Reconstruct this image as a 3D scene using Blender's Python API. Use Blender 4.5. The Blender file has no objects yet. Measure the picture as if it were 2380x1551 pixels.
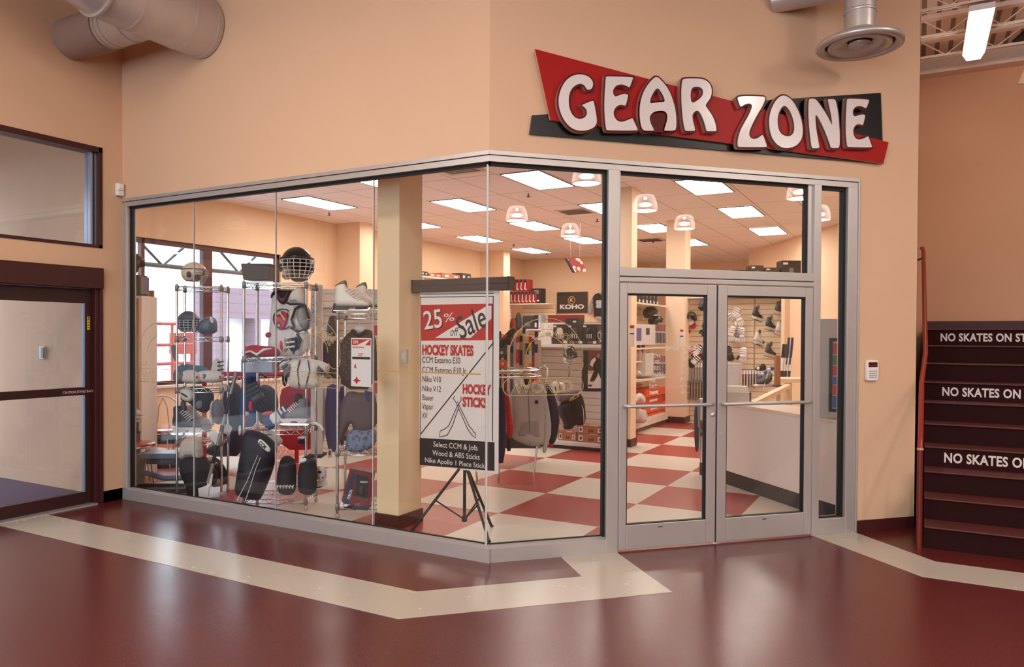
import bpy, bmesh, math, random
from mathutils import Vector, Matrix
from mathutils.geometry import delaunay_2d_cdt
random.seed(7)
PI=math.pi
SC=bpy.context.scene
COL=SC.collection
# ---------------------------------------------------------------- camera
FPX,ROLL,PITCH,YAW,PCY=1725.79,0.004981,-0.01238,0.500375,800.1
HC=1.7
def vdir(x,y):   # view-space x right, y down (in focal units) -> world direction
    c,s=math.cos(ROLL),math.sin(ROLL)
    X=c*x+s*y; Y=-s*x+c*y
    u=-Y
    d=math.cos(PITCH)-u*math.sin(PITCH); z=math.sin(PITCH)+u*math.cos(PITCH)
    return Vector((X*math.cos(YAW)-d*math.sin(YAW), X*math.sin(YAW)+d*math.cos(YAW), z))
fw=vdir(0,0).normalized(); rt=(vdir(1,0)-vdir(0,0)).normalized(); up=rt.cross(fw).normalized()
cd=bpy.data.cameras.new('camera'); cam=bpy.data.objects.new('camera',cd); COL.objects.link(cam)
cam.matrix_world=Matrix(((rt.x,up.x,-fw.x,0),(rt.y,up.y,-fw.y,0),(rt.z,up.z,-fw.z,HC),(0,0,0,1)))
cd.sensor_width=36; cd.lens=FPX/2380*36; cd.shift_y=(PCY-775.5)/2380
cd.clip_start=.05; cd.clip_end=300
SC.camera=cam
# ---------------------------------------------------------------- world, exposure
w=bpy.data.worlds.new('sky'); SC.world=w; w.use_nodes=True
bg=w.node_tree.nodes['Background']; bg.inputs[0].default_value=(.74,.87,1.0,1); bg.inputs[1].default_value=6.5
SC.view_settings.view_transform='Standard'; SC.view_settings.look='None'
SC.view_settings.exposure=0.0; SC.view_settings.gamma=1; SC.view_settings.use_curve_mapping=False
try:
    SC.cycles.max_bounces=10; SC.cycles.transparent_max_bounces=24; SC.cycles.diffuse_bounces=5
    SC.cycles.sample_clamp_indirect=6; SC.cycles.caustics_reflective=False
except Exception: pass
LAMP_W=30.5       # one hall high-bay lamp, watts
TROFFER=23      # ceiling troffer emission in the shop
FLUOR=11
# ---------------------------------------------------------------- placement helpers
def ray(px,py): return vdir((px-1190)/FPX,(py-PCY)/FPX)
def hit(px,py,n,c):
    d=ray(px,py); n=Vector(n); o=Vector((0,0,HC)); return o+d*((c-n.dot(o))/n.dot(d))
def atG(px,py,z=0): return hit(px,py,(0,0,1),z)
def atY(px,py,Y): return hit(px,py,(0,1,0),Y)
def atX(px,py,X): return hit(px,py,(1,0,0),X)
def atD(px,py,d): return hit(px,py,(-math.sin(YAW),math.cos(YAW),0),d)
S2=2**-.5
CX,CY=-2.7945,4.746
XW=-7.128
HEAD=3.064
def f2(u,d=0,z=0): return Vector((CX+S2*(u-d),CY+S2*(u+d),z))
def f2uz(px,py,off=0):
    P=hit(px,py,(-S2,S2,0),S2*(-CX+CY)+off); return ((P.x-CX)*S2+(P.y-CY)*S2,P.z)
# ---------------------------------------------------------------- materials
def lin(c):
    return tuple(((v/255)/12.92 if v<=10.3 else ((v/255+.055)/1.055)**2.4) for v in c)
MATS={}
def mat(name,c,rough=.6,metal=0,noise=.08,scale=30,emit=0,spec=.4,ec=None,coat=0,alpha=1,trans=0,bump=0):
    if name in MATS: return MATS[name]
    m=bpy.data.materials.new(name); m.use_nodes=True; nt=m.node_tree; b=nt.nodes['Principled BSDF']
    c=lin(c)
    b.inputs['Roughness'].default_value=rough; b.inputs['Metallic'].default_value=metal
    b.inputs['Specular IOR Level'].default_value=spec
    if coat: b.inputs['Coat Weight'].default_value=coat
    if alpha<1: b.inputs['Alpha'].default_value=alpha
    if trans: b.inputs['Transmission Weight'].default_value=trans
    tc=nt.nodes.new('ShaderNodeTexCoord'); nz=nt.nodes.new('ShaderNodeTexNoise'); nz.inputs['Scale'].default_value=scale
    nt.links.new(tc.outputs['Object'],nz.inputs['Vector'])
    mx=nt.nodes.new('ShaderNodeMix'); mx.data_type='RGBA'
    mx.inputs[6].default_value=(*[v*(1-noise) for v in c],1); mx.inputs[7].default_value=(*[min(1,v*(1+noise)) for v in c],1)
    nt.links.new(nz.outputs['Fac'],mx.inputs[0]); nt.links.new(mx.outputs[2],b.inputs['Base Color'])
    if bump:
        bp=nt.nodes.new('ShaderNodeBump'); bp.inputs['Strength'].default_value=bump; bp.inputs['Distance'].default_value=.01
        nt.links.new(nz.outputs['Fac'],bp.inputs['Height']); nt.links.new(bp.outputs[0],b.inputs['Normal'])
    if emit:
        b.inputs['Emission Color'].default_value=(*(lin(ec) if ec else c),1); b.inputs['Emission Strength'].default_value=emit
    MATS[name]=m; return m
def glassmat(name,tint=(1,1,1),ior=1.5,boost=1.0):
    if name in MATS: return MATS[name]
    m=bpy.data.materials.new(name); m.use_nodes=True; nt=m.node_tree; n=nt.nodes; n.clear(); L=nt.links.new
    out=n.new('ShaderNodeOutputMaterial'); tr=n.new('ShaderNodeBsdfTransparent'); gl=n.new('ShaderNodeBsdfGlossy'); mx=n.new('ShaderNodeMixShader')
    tr.inputs[0].default_value=(*tint,1); gl.inputs['Roughness'].default_value=.0
    ge=n.new('ShaderNodeNewGeometry'); fr=n.new('ShaderNodeFresnel'); mr=n.new('ShaderNodeMapRange')
    mr.inputs['To Min'].default_value=ior; mr.inputs['To Max'].default_value=1/ior
    L(ge.outputs['Backfacing'],mr.inputs['Value']); L(mr.outputs[0],fr.inputs['IOR'])
    mu=n.new('ShaderNodeMath'); mu.operation='MULTIPLY'; mu.inputs[1].default_value=boost
    L(fr.outputs[0],mu.inputs[0]); L(mu.outputs[0],mx.inputs[0]); L(tr.outputs[0],mx.inputs[1]); L(gl.outputs[0],mx.inputs[2]); L(mx.outputs[0],out.inputs[0])
    MATS[name]=m; return m
def terrazzo(name,c,spec_c,rough=.22,grad=.1):
    m=mat(name,c,rough=rough,noise=grad,scale=1.2,spec=.5)
    nt=m.node_tree; n=nt.nodes; L=nt.links.new; b=n['Principled BSDF']
    tc=[x for x in n if x.type=='TEX_COORD'][0]; base=[x for x in n if x.type=='MIX'][0]
    v=n.new('ShaderNodeTexVoronoi'); v.inputs['Scale'].default_value=95; L(tc.outputs['Object'],v.inputs['Vector'])
    cr=n.new('ShaderNodeMath'); cr.operation='LESS_THAN'; cr.inputs[1].default_value=.17; L(v.outputs['Distance'],cr.inputs[0])
    m2=n.new('ShaderNodeMath'); m2.operation='MULTIPLY'; m2.inputs[1].default_value=.28; L(cr.outputs[0],m2.inputs[0])
    mx=n.new('ShaderNodeMix'); mx.data_type='RGBA'; L(m2.outputs[0],mx.inputs[0]); L(base.outputs[2],mx.inputs[6]); mx.inputs[7].default_value=(*lin(spec_c),1)
    L(mx.outputs[2],b.inputs['Base Color'])
    nz=n.new('ShaderNodeTexNoise'); nz.inputs['Scale'].default_value=6; L(tc.outputs['Object'],nz.inputs['Vector'])
    mr=n.new('ShaderNodeMapRange'); mr.inputs['To Min'].default_value=rough-.02; mr.inputs['To Max'].default_value=rough+.03; L(nz.outputs['Fac'],mr.inputs['Value']); L(mr.outputs[0],b.inputs['Roughness'])
    return m
def checker(name,x0,px,y0,py,c1,c2):
    m=mat(name,c1,rough=.3,noise=.05,scale=60,spec=.45); nt=m.node_tree; n=nt.nodes; L=nt.links.new; b=n['Principled BSDF']
    tc=[x for x in n if x.type=='TEX_COORD'][0]; base=[x for x in n if x.type=='MIX'][0]
    sp=n.new('ShaderNodeSeparateXYZ'); L(tc.outputs['Object'],sp.inputs[0])
    def fl(o,a,p):
        s=n.new('ShaderNodeMath'); s.operation='SUBTRACT'; s.inputs[1].default_value=a; L(sp.outputs[o],s.inputs[0])
        d=n.new('ShaderNodeMath'); d.operation='DIVIDE'; d.inputs[1].default_value=p; L(s.outputs[0],d.inputs[0])
        f=n.new('ShaderNodeMath'); f.operation='FLOOR'; L(d.outputs[0],f.inputs[0]); return f
    a=n.new('ShaderNodeMath'); a.operation='ADD'; L(fl(0,x0,px).outputs[0],a.inputs[0]); L(fl(1,y0,py).outputs[0],a.inputs[1])
    md=n.new('ShaderNodeMath'); md.operation='FLOORED_MODULO'; md.inputs[1].default_value=2; L(a.outputs[0],md.inputs[0])
    mx=n.new('ShaderNodeMix'); mx.data_type='RGBA'; L(md.outputs[0],mx.inputs[0]); L(base.outputs[2],mx.inputs[6]); mx.inputs[7].default_value=(*lin(c2),1)
    nz=[x for x in n if x.type=='TEX_NOISE'][0]
    m3=n.new('ShaderNodeMix'); m3.data_type='RGBA'; m3.blend_type='MULTIPLY'; m3.inputs[0].default_value=.12; L(mx.outputs[2],m3.inputs[6]); L(nz.outputs['Color'],m3.inputs[7])
    L(m3.outputs[2],b.inputs['Base Color']); return m
def grid_lines(name,c,lc,x0,px,y0,py,wd,rough=.85):
    m=mat(name,c,rough=rough,noise=.04,scale=90); nt=m.node_tree; n=nt.nodes; L=nt.links.new; b=n['Principled BSDF']
    tc=[x for x in n if x.type=='TEX_COORD'][0]; base=[x for x in n if x.type=='MIX'][0]
    sp=n.new('ShaderNodeSeparateXYZ'); L(tc.outputs['Object'],sp.inputs[0]); outs=[]
    for o,a,p in ((0,x0,px),(1,y0,py),(2,y0,py)):
        if p is None or (o==2): continue
        outs.append((o,a,p))
    acc=None
    for o,a,p in outs:
        s=n.new('ShaderNodeMath'); s.operation='SUBTRACT'; s.inputs[1].default_value=a-wd/2; L(sp.outputs[o],s.inputs[0])
        f=n.new('ShaderNodeMath'); f.operation='FLOORED_MODULO'; f.inputs[1].default_value=p; L(s.outputs[0],f.inputs[0])
        l=n.new('ShaderNodeMath'); l.operation='LESS_THAN'; l.inputs[1].default_value=wd; L(f.outputs[0],l.inputs[0])
        if acc is None: acc=l
        else:
            mm=n.new('ShaderNodeMath'); mm.operation='MAXIMUM'; L(acc.outputs[0],mm.inputs[0]); L(l.outputs[0],mm.inputs[1]); acc=mm
    mx=n.new('ShaderNodeMix'); mx.data_type='RGBA'; L(acc.outputs[0],mx.inputs[0]); L(base.outputs[2],mx.inputs[6]); mx.inputs[7].default_value=(*lin(lc),1)
    L(mx.outputs[2],b.inputs['Base Color']); return m
def zlines(name,c,lc,p,wd,z0=0,rough=.7,axis=2):   # horizontal grooves: slatwall, siding
    m=mat(name,c,rough=rough,noise=.04,scale=20); nt=m.node_tree; n=nt.nodes; L=nt.links.new; b=n['Principled BSDF']
    tc=[x for x in n if x.type=='TEX_COORD'][0]; base=[x for x in n if x.type=='MIX'][0]
    sp=n.new('ShaderNodeSeparateXYZ'); L(tc.outputs['Object'],sp.inputs[0])
    s=n.new('ShaderNodeMath'); s.operation='SUBTRACT'; s.inputs[1].default_value=z0; L(sp.outputs[axis],s.inputs[0])
    f=n.new('ShaderNodeMath'); f.operation='FLOORED_MODULO'; f.inputs[1].default_value=p; L(s.outputs[0],f.inputs[0])
    l=n.new('ShaderNodeMath'); l.operation='LESS_THAN'; l.inputs[1].default_value=wd; L(f.outputs[0],l.inputs[0])
    mx=n.new('ShaderNodeMix'); mx.data_type='RGBA'; L(l.outputs[0],mx.inputs[0]); L(base.outputs[2],mx.inputs[6]); mx.inputs[7].default_value=(*lin(lc),1)
    L(mx.outputs[2],b.inputs['Base Color']); return m
def speck(name,c,sc,scale=60,thr=.25,rough=.6):
    m=mat(name,c,rough=rough,noise=.1); nt=m.node_tree; n=nt.nodes; L=nt.links.new; b=n['Principled BSDF']
    tc=[x for x in n if x.type=='TEX_COORD'][0]; base=[x for x in n if x.type=='MIX'][0]
    v=n.new('ShaderNodeTexVoronoi'); v.inputs['Scale'].default_value=scale; L(tc.outputs['Object'],v.inputs['Vector'])
    cr=n.new('ShaderNodeMath'); cr.operation='LESS_THAN'; cr.inputs[1].default_value=thr; L(v.outputs['Distance'],cr.inputs[0])
    mx=n.new('ShaderNodeMix'); mx.data_type='RGBA'; L(cr.outputs[0],mx.inputs[0]); L(base.outputs[2],mx.inputs[6]); mx.inputs[7].default_value=(*lin(sc),1)
    L(mx.outputs[2],b.inputs['Base Color']); return m
PEACH=mat('peach_wall_paint',(212,174,142),.75,noise=.025,scale=2.5)
PEACH2=mat('warm_peach_wall_paint',(218,182,146),.75,noise=.03,scale=2.5)
CREAM=mat('cream_column_paint',(228,203,164),.7,noise=.02,scale=4)
MAROON=mat('dark_maroon_painted_metal',(62,22,22),.4,noise=.06,scale=12)
MAROONB=mat('maroon_vinyl_base',(70,24,24),.5,noise=.08)
ALU=mat('satin_aluminium_frame',(190,184,180),.38,.55,noise=.05,scale=8)
CHROME=mat('bright_chrome',(205,203,200),.18,1,noise=.04)
STEEL=mat('galvanised_duct_steel',(196,188,182),.36,.55,noise=.1,scale=5)
BLACK=mat('black_plastic',(24,23,24),.45)
GASKET=mat('black_rubber_gasket',(10,10,12),.6)
WHITE=mat('white_plastic',(228,224,220),.45,noise=.03)
OFFW=mat('off_white_laminate',(226,216,204),.5,noise=.03)
GLASS=glassmat('clear_glass',(.975,.985,.98))
JOINT=mat('clear_silicone_joint',(200,198,196),.15,spec=.8)
FLOOR=terrazzo('burgundy_terrazzo',(90,32,31),(140,84,76),.25,.06)
STRIPE=terrazzo('cream_terrazzo',(184,172,158),(150,130,110),.26,.02)
CHECK=checker('red_and_cream_checker_tile',-2.473,1.017,6.135,1.03,(214,203,188),(160,58,52))
CARPET=speck('purple_entry_carpet',(88,66,88),(128,104,128),260,.3,.95)
CEILT=grid_lines('acoustic_ceiling_tile',(238,230,226),(178,164,154),-9.33,.6867,9.02,1.33,.018)
RED=mat('signal_red',(186,22,20),.35,noise=.04)
REDF=mat('red_fabric',(176,24,30),.85,bump=.2)
NAVY=mat('navy_fabric',(30,34,58),.85,bump=.2)
BLUE=mat('royal_blue_fabric',(36,56,120),.8)
BLACKF=mat('black_nylon_fabric',(27,25,28),.75,bump=.15)
GREYF=mat('heather_grey_fleece',(176,168,160),.95,bump=.3,scale=120)
WHITEF=mat('white_fabric',(226,222,220),.85)
GREYP=mat('mid_grey_padding',(112,110,114),.7)
DGREY=mat('dark_grey_plastic',(62,60,62),.5)
BEIGE=mat('pale_beige_canvas',(200,190,176),.8)
TAN=mat('tan_leather',(176,130,84),.6)
ORANGE=mat('orange_card',(214,84,40),.5)
CARD=mat('brown_cardboard',(172,112,78),.7)
YELLOW=mat('yellow_plastic',(226,190,40),.5)
GREEN=mat('dark_green_plastic',(40,84,70),.5)
WOOD=mat('pale_maple_wood',(222,200,168),.5,noise=.08,scale=14)
SLAT=zlines('cream_slatwall',(236,214,182),(160,132,104),.105,.012)
SLATW=zlines('white_slatwall',(226,218,206),(164,150,138),.105,.010)
PAPER=mat('white_paper',(224,220,218),.7,noise=.02)
# ---------------------------------------------------------------- mesh building
def chaikin(P,n=2):
    for _ in range(n):
        Q=[]
        for i in range(len(P)):
            a,b=P[i],P[(i+1)%len(P)]
            Q.append((a[0]*.75+b[0]*.25,a[1]*.75+b[1]*.25)); Q.append((a[0]*.25+b[0]*.75,a[1]*.25+b[1]*.75))
        P=Q
    return P
def inside(p,P):
    x,y=p; c=False
    for i in range(len(P)):
        (x1,y1),(x2,y2)=P[i],P[i-1]
        if (y1>y)!=(y2>y) and x<(x2-x1)*(y-y1)/(y2-y1)+x1: c=not c
    return c
def edist(p,P):
    x,y=p; best=9e9
    for i in range(len(P)):
        (x1,y1),(x2,y2)=P[i],P[i-1]; dx,dy=x2-x1,y2-y1; L=dx*dx+dy*dy
        t=0 if L==0 else max(0,min(1,((x-x1)*dx+(y-y1)*dy)/L))
        best=min(best,(x1+t*dx-x)**2+(y1+t*dy-y)**2)
    return best**.5
_txt={}
def text_geo(s,bold=0,shear=0,sp=1,line=0):
    k=(s,bold,shear,sp,line)
    if k not in _txt:
        c=bpy.data.curves.new('t','FONT'); c.body=s; c.offset=bold; c.shear=shear; c.resolution_u=3; c.space_character=sp
        c.fill_mode='NONE' if line else 'FRONT'; c.align_x='LEFT'; c.bevel_depth=line; c.bevel_resolution=0
        o=bpy.data.objects.new('t',c); me=bpy.data.meshes.new_from_object(o)
        vs=[(v.co.x,v.co.y,v.co.z) for v in me.vertices]; fs=[tuple(p.vertices) for p in me.polygons]
        _txt[k]=(vs,fs); bpy.data.objects.remove(o); bpy.data.curves.remove(c); bpy.data.meshes.remove(me)
    return _txt[k]
class MB:
    def __init__(s): s.v=[];s.f=[];s.m=[];s.sm=[];s.M=Matrix()
    def add(s,vs,fs,mi=0,smooth=False):
        o=len(s.v); s.v+=[tuple(s.M@Vector(v)) for v in vs]
        for i,f in enumerate(fs):
            s.f.append(tuple(o+k for k in f)); s.m.append(mi[i] if isinstance(mi,list) else mi); s.sm.append(smooth)
        return s
    def box(s,x0,x1,y0,y1,z0,z1,mi=0):
        return s.add([(x0,y0,z0),(x1,y0,z0),(x1,y1,z0),(x0,y1,z0),(x0,y0,z1),(x1,y0,z1),(x1,y1,z1),(x0,y1,z1)],
          [(0,3,2,1),(4,5,6,7),(0,1,5,4),(1,2,6,5),(2,3,7,6),(3,0,4,7)],mi)
    def hexa(s,b,t,z0,z1,mi=0):  # b,t: 4 xy points bottom/top
        return s.add([(x,y,z0) for x,y in b]+[(x,y,z1) for x,y in t],[(0,3,2,1),(4,5,6,7),(0,1,5,4),(1,2,6,5),(2,3,7,6),(3,0,4,7)],mi)
    def vprism(s,poly,z0,z1,mi=0):  # plan polygon CCW extruded vertically
        n=len(poly); a=sum(poly[i-1][0]*poly[i][1]-poly[i][0]*poly[i-1][1] for i in range(n))
        if a<0: poly=poly[::-1]
        return s.add([(x,y,z0) for x,y in poly]+[(x,y,z1) for x,y in poly],[tuple(range(n-1,-1,-1)),tuple(range(n,2*n))]+[(i,(i+1)%n,n+(i+1)%n,n+i) for i in range(n)],mi)
    def plate(s,poly,y0,y1,mi=0,ms=None):  # xz polygon, front at y0 (towards -y)
        n=len(poly); a=sum(poly[i-1][0]*poly[i][1]-poly[i][0]*poly[i-1][1] for i in range(n))
        if a<0: poly=poly[::-1]
        ms=mi if ms is None else ms
        return s.add([(x,y0,z) for x,z in poly]+[(x,y1,z) for x,z in poly],[tuple(range(n)),tuple(range(2*n-1,n-1,-1))]+[(i,n+i,n+(i+1)%n,(i+1)%n) for i in range(n)],[mi,mi]+[ms]*n)
    def tube(s,pts,r,n=8,mi=0,closed=False,cap=True):
        P=[Vector(p) for p in pts]; m=len(P); rs=r if isinstance(r,(list,tuple)) else [r]*m; vs=[];fs=[]
        prev=None
        for i in range(m):
            if closed: t=P[(i+1)%m]-P[i-1]
            else: t=P[min(i+1,m-1)]-P[max(i-1,0)]
            t.normalize()
            if prev is None:
                a=Vector((0,0,1)) if abs(t.z)<.9 else Vector((1,0,0)); u=t.cross(a).normalized()
            else:
                u=prev-t*prev.dot(t)
                u=u.normalized() if u.length>1e-6 else t.orthogonal().normalized()
            prev=u; v=t.cross(u)
            vs+=[tuple(P[i]+(u*math.cos(2*PI*k/n)+v*math.sin(2*PI*k/n))*rs[i]) for k in range(n)]
        R=m if closed else m-1
        for i in range(R):
            j=(i+1)%m
            for k in range(n): fs.append((i*n+k,i*n+(k+1)%n,j*n+(k+1)%n,j*n+k))
        s.add(vs,fs,mi,True)
        if cap and not closed: s.add(vs[:n],[tuple(range(n-1,-1,-1))],mi); s.add(vs[-n:],[tuple(range(n))],mi)
        return s
    def lathe(s,prof,n=24,mi=0,c=(0,0,0),cap=True):
        vs=[];fs=[];m=len(prof)
        for r,z in prof: vs+=[(c[0]+r*math.cos(2*PI*k/n),c[1]+r*math.sin(2*PI*k/n),c[2]+z) for k in range(n)]
        for i in range(m-1):
            for k in range(n): fs.append((i*n+k,i*n+(k+1)%n,(i+1)*n+(k+1)%n,(i+1)*n+k))
        return s.add(vs,fs,mi,True)
    def ell(s,c,r,n=16,m=10,mi=0,th0=0,th1=PI,fn=None):
        vs=[];fs=[]
        for i in range(m+1):
            th=th0+(th1-th0)*i/m
            for k in range(n):
                ph=2*PI*k/n; vs.append((c[0]+r[0]*math.sin(th)*math.cos(ph),c[1]+r[1]*math.sin(th)*math.sin(ph),c[2]+r[2]*math.cos(th)))
        mi2=[]
        for i in range(m):
            for k in range(n):
                fs.append((i*n+k,(i+1)*n+k,(i+1)*n+(k+1)%n,i*n+(k+1)%n))
                if fn: 
                    a=vs[i*n+k]; b=vs[(i+1)*n+(k+1)%n]; mi2.append(fn((a[0]+b[0])/2-c[0],(a[1]+b[1])/2-c[1],(a[2]+b[2])/2-c[2]))
        if fn:
            keep=[q for q in range(len(fs)) if mi2[q] is not None]; fs=[fs[q] for q in keep]; mi=[mi2[q] for q in keep]
        return s.add(vs,fs,mi,True)
    def puff(s,out,T,y=0,res=9,fn=None,mi=0,R=None,smooth=1,wav=0,wk=30,back=1):
        P=chaikin(out,smooth) if smooth else list(out)
        a=sum(P[i-1][0]*P[i][1]-P[i][0]*P[i-1][1] for i in range(len(P)))
        if a<0: P=P[::-1]
        xs=[p[0] for p in P]; zs=[p[1] for p in P]; h=max(max(xs)-min(xs),max(zs)-min(zs))/res
        Q=[]                                  # resample boundary
        for i in range(len(P)):
            p,q=P[i],P[(i+1)%len(P)]; L=math.hypot(q[0]-p[0],q[1]-p[1]); k=max(1,int(L/h+.5))
            for j in range(k): Q.append((p[0]+(q[0]-p[0])*j/k,p[1]+(q[1]-p[1])*j/k))
        nb=len(Q); V=[Vector(q) for q in Q]; E=[(i,(i+1)%nb) for i in range(nb)]
        R=R or T
        for i in range(int((max(xs)-min(xs))/h)+1):
            for j in range(int((max(zs)-min(zs))/h)+1):
                p=(min(xs)+(i+.5*(j%2)+.25)*h,min(zs)+(j+.4)*h)
                if inside(p,Q) and edist(p,Q)>.4*h: V.append(Vector(p))
        if res>=7:
            k=.45*R
            for i in range(nb):
                a_,b_=Q[i-1],Q[(i+1)%nb]; dx,dz=b_[0]-a_[0],b_[1]-a_[1]; L=math.hypot(dx,dz) or 1
                p=(Q[i][0]-dz/L*k*.5,Q[i][1]+dx/L*k*.5)
                if inside(p,Q) and edist(p,Q)>.15*k: V.append(Vector(p))
        vo,eo,fo=delaunay_2d_cdt(V,E,[],1,1e-6)[:3]
        D=[]
        for v in vo:
            d=min(1,edist((v.x,v.y),Q)/R); D.append((1-(1-d)**2)**.5)
        n=len(vo); W=[(math.sin(v.x*wk+1.3)*math.cos(v.y*wk*.35+v.x*5))*wav for v in vo]
        vs=[(v.x,y-T*D[i]-W[i]*D[i],v.y) for i,v in enumerate(vo)]+[(v.x,y+T*back*D[i]-W[i]*D[i]+1e-5,v.y) for i,v in enumerate(vo)]
        fs=[];ms=[]
        for f in fo:
            c=[vo[k] for k in f]; ar=sum(c[i-1].x*c[i].y-c[i].x*c[i-1].y for i in range(len(c)))
            f=list(f) if ar>0 else list(f)[::-1]
            cx=sum(q.x for q in c)/len(c); cz=sum(q.y for q in c)/len(c); k=fn(cx,cz) if fn else mi
            fs+=[tuple(f),tuple(n+q for q in f[::-1])]; ms+=[k,k]
        return s.add(vs,fs,ms,True)
    def text(s,t,x,z,size,mi=0,align='l',sx=1,bold=0,shear=0,y=0,sp=1,rot=0,line=0):
        vs,fs=text_geo(t,bold,shear,sp,line)
        if not vs: return s
        W=max(v[0] for v in vs); ox={'l':0,'c':-W/2,'r':-W}[align]; cr,sr=math.cos(rot),math.sin(rot)
        pts=[((v[0]+ox)*size*sx,v[1]*size,v[2]*size*.3) for v in vs]
        return s.add([(x+a*cr-b*sr,y-c,z+a*sr+b*cr) for a,b,c in pts],fs,mi)
    def build(s,name,mats,par=None,loc=None,rz=0,bev=0,bseg=2):
        me=bpy.data.meshes.new(name); me.from_pydata(s.v,[],s.f); me.update()
        for m in (mats if isinstance(mats,(list,tuple)) else [mats]): me.materials.append(m)
        me.polygons.foreach_set('material_index',s.m); me.polygons.foreach_set('use_smooth',s.sm)
        o=bpy.data.objects.new(name,me); COL.objects.link(o)
        if par: o.parent=par
        if loc is not None: o.location=loc
        o.rotation_euler.z=rz
        if bev:
            b=o.modifiers.new('bevel','BEVEL'); b.width=bev; b.segments=bseg; b.limit_method='ANGLE'; b.angle_limit=.7
        return o
def tag(o,label=None,cat=None,group=None,kind=None):
    if label: o['label']=label
    if cat: o['category']=cat
    if group: o['group']=group
    if kind: o['kind']=kind
    return o
def T(name,label,cat,loc=(0,0,0),rz=0,group=None):
    o=bpy.data.objects.new(name,None); COL.objects.link(o); o.empty_display_size=.1
    o.location=loc; o.rotation_euler=(0,0,rz); return tag(o,label,cat,group)
def ST(mb,name,mats,par=None,**k):
    o=mb.build(name,mats,par,**k)
    if not par: o['kind']='structure'
    return o
def SE(name,loc=(0,0,0),rz=0):
    o=bpy.data.objects.new(name,None); COL.objects.link(o); o.location=loc; o.rotation_euler=(0,0,rz); o['kind']='structure'; return o
def dup(root,loc,rz=None,label=None,group=None):
    def cp(o,p):
        c=o.copy(); COL.objects.link(c)
        if p: c.parent=p
        for ch in list(o.children): cp(ch,c)
        return c
    r=cp(root,None); r.location=loc
    if rz is not None: r.rotation_euler.z=rz
    if label: r['label']=label
    if group: r['group']=group
    return r
def arc(cx,cz,r,a0,a1,n,y=0): return [(cx+r*math.cos(a0+(a1-a0)*i/n),y,cz+r*math.sin(a0+(a1-a0)*i/n)) for i in range(n+1)]
def rings(c,ax,r0,r1,t,n=28): # annulus outline polygons not needed
    pass
# ================================================================ STRUCTURE
E2=f2(3.925)                        # outer end of the angled wall
hall=[(XW,-9),(16,-9),(16,11.4),(-.016,11.4),(E2.x,E2.y),(CX,CY),(XW,CY)]
shop=[(-10.43,CY),(CX,CY),(E2.x,E2.y),(-.016,24),(-10.43,24)]
mb=MB(); mb.vprism(hall,-.06,0); ST(mb,'floor',FLOOR)
mb=MB(); mb.vprism([(XW-.02,CY),(CX,CY),(E2.x,E2.y),(-.016,24),(-10.43,24),(-10.43,CY)],-.06,0); ST(mb,'floor',CHECK)
mb=MB(); mb.vprism([(-10.43,-2),(XW,-2),(XW,CY),(-10.43,CY)],-.06,0); ST(mb,'floor',CARPET)
mb=MB(); mb.vprism([(XW,3.987),(-2.885,3.987),(-2.06,4.806),(-2.372,5.14),(f2(.6).x,f2(.6).y-.005),(f2(1.055).x,f2(1.055).y),(-2.03,5.455),(-1.413,4.811),(-2.704,3.545),(XW,3.55)],0,.002); 
mb.M=Matrix()
ST(mb,'trim_1',STRIPE)
mb=MB(); mb.vprism([(f2(2.86).x,f2(2.86).y),(.04,5.995),(16,6.0),(16,6.46),(.132,6.45),(f2(3.29).x,f2(3.29).y)],0,.002); ST(mb,'trim_2',STRIPE)
# hall walls
def wall_x(name,X0,X1,Y0,Y1,Z1,ops,m):   # wall slab X0..X1 with openings (y0,y1,z0,z1)
    mb=MB(); y=Y0
    for (a,b,c,d) in sorted(ops):
        if a>y: mb.box(X0,X1,y,a,0,Z1)
        if c>0: mb.box(X0,X1,a,b,0,c)
        y=b
    if y<Y1: mb.box(X0,X1,y,Y1,0,Z1)
    for (a,b,c,d) in ops:
        if d<Z1: mb.box(X0,X1,a,b,d,Z1)
    return ST(mb,name,m)
mb=MB(); X0,X1=XW-.17,XW
mb.box(X0,X1,-9,1.9,0,5.4); mb.box(X0,X1,1.9,4.53,2.34,2.54); mb.box(X0,X1,1.9,4.53,3.535,5.4); mb.box(X0,X1,4.53,CY,0,5.4); ST(mb,'wall_left',PEACH)
mb=MB(); t=.15
ci=(CX-.4142*t,CY+t); e0=f2(3.289); e0i=f2(3.289,t); e1=(E2.x,E2.y); e1i=(E2.x-.15,E2.y+.06)
mb.vprism([(XW,CY),(CX,CY),ci,(XW,CY+t)],HEAD,5.4); mb.vprism([(CX,CY),(e0.x,e0.y),(e0i.x,e0i.y),ci],HEAD,5.4)
mb.vprism([(e0.x,e0.y),e1,e1i,(e0i.x,e0i.y)],0,5.4); mb.box(-.166,-.016,E2.y,11.4,0,5.4)
ST(mb,'wall_front',PEACH)
mb=MB(); mb.box(-10.6,XW-.01,CY,CY+.15,0,5.4); ST(mb,'wall_vestibule',mat('warm_lit_vestibule_paint',(220,186,158),.8,noise=.05,scale=3))  # vestibule wall colour warmed in place of a warm ceiling light
mb=MB(); mb.box(-.166,16.2,11.4,11.55,0,5.4); ST(mb,'wall_back',mat('terracotta_wall_paint',(216,164,126),.75,noise=.03,scale=2.5))
mb=MB(); mb.box(16,16.15,-9,11.4,0,5.4); ST(mb,'wall_right',PEACH2)
mb=MB()
for a,b,c,d in ((-7.2,-6.8,0,5.4),(-6.8,3.4,4.3,5.4),(3.4,16,0,5.4)): mb.box(a,b,-9.15,-9,c,d)
ST(mb,'wall_rear',PEACH2)
mb=MB()
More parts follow.
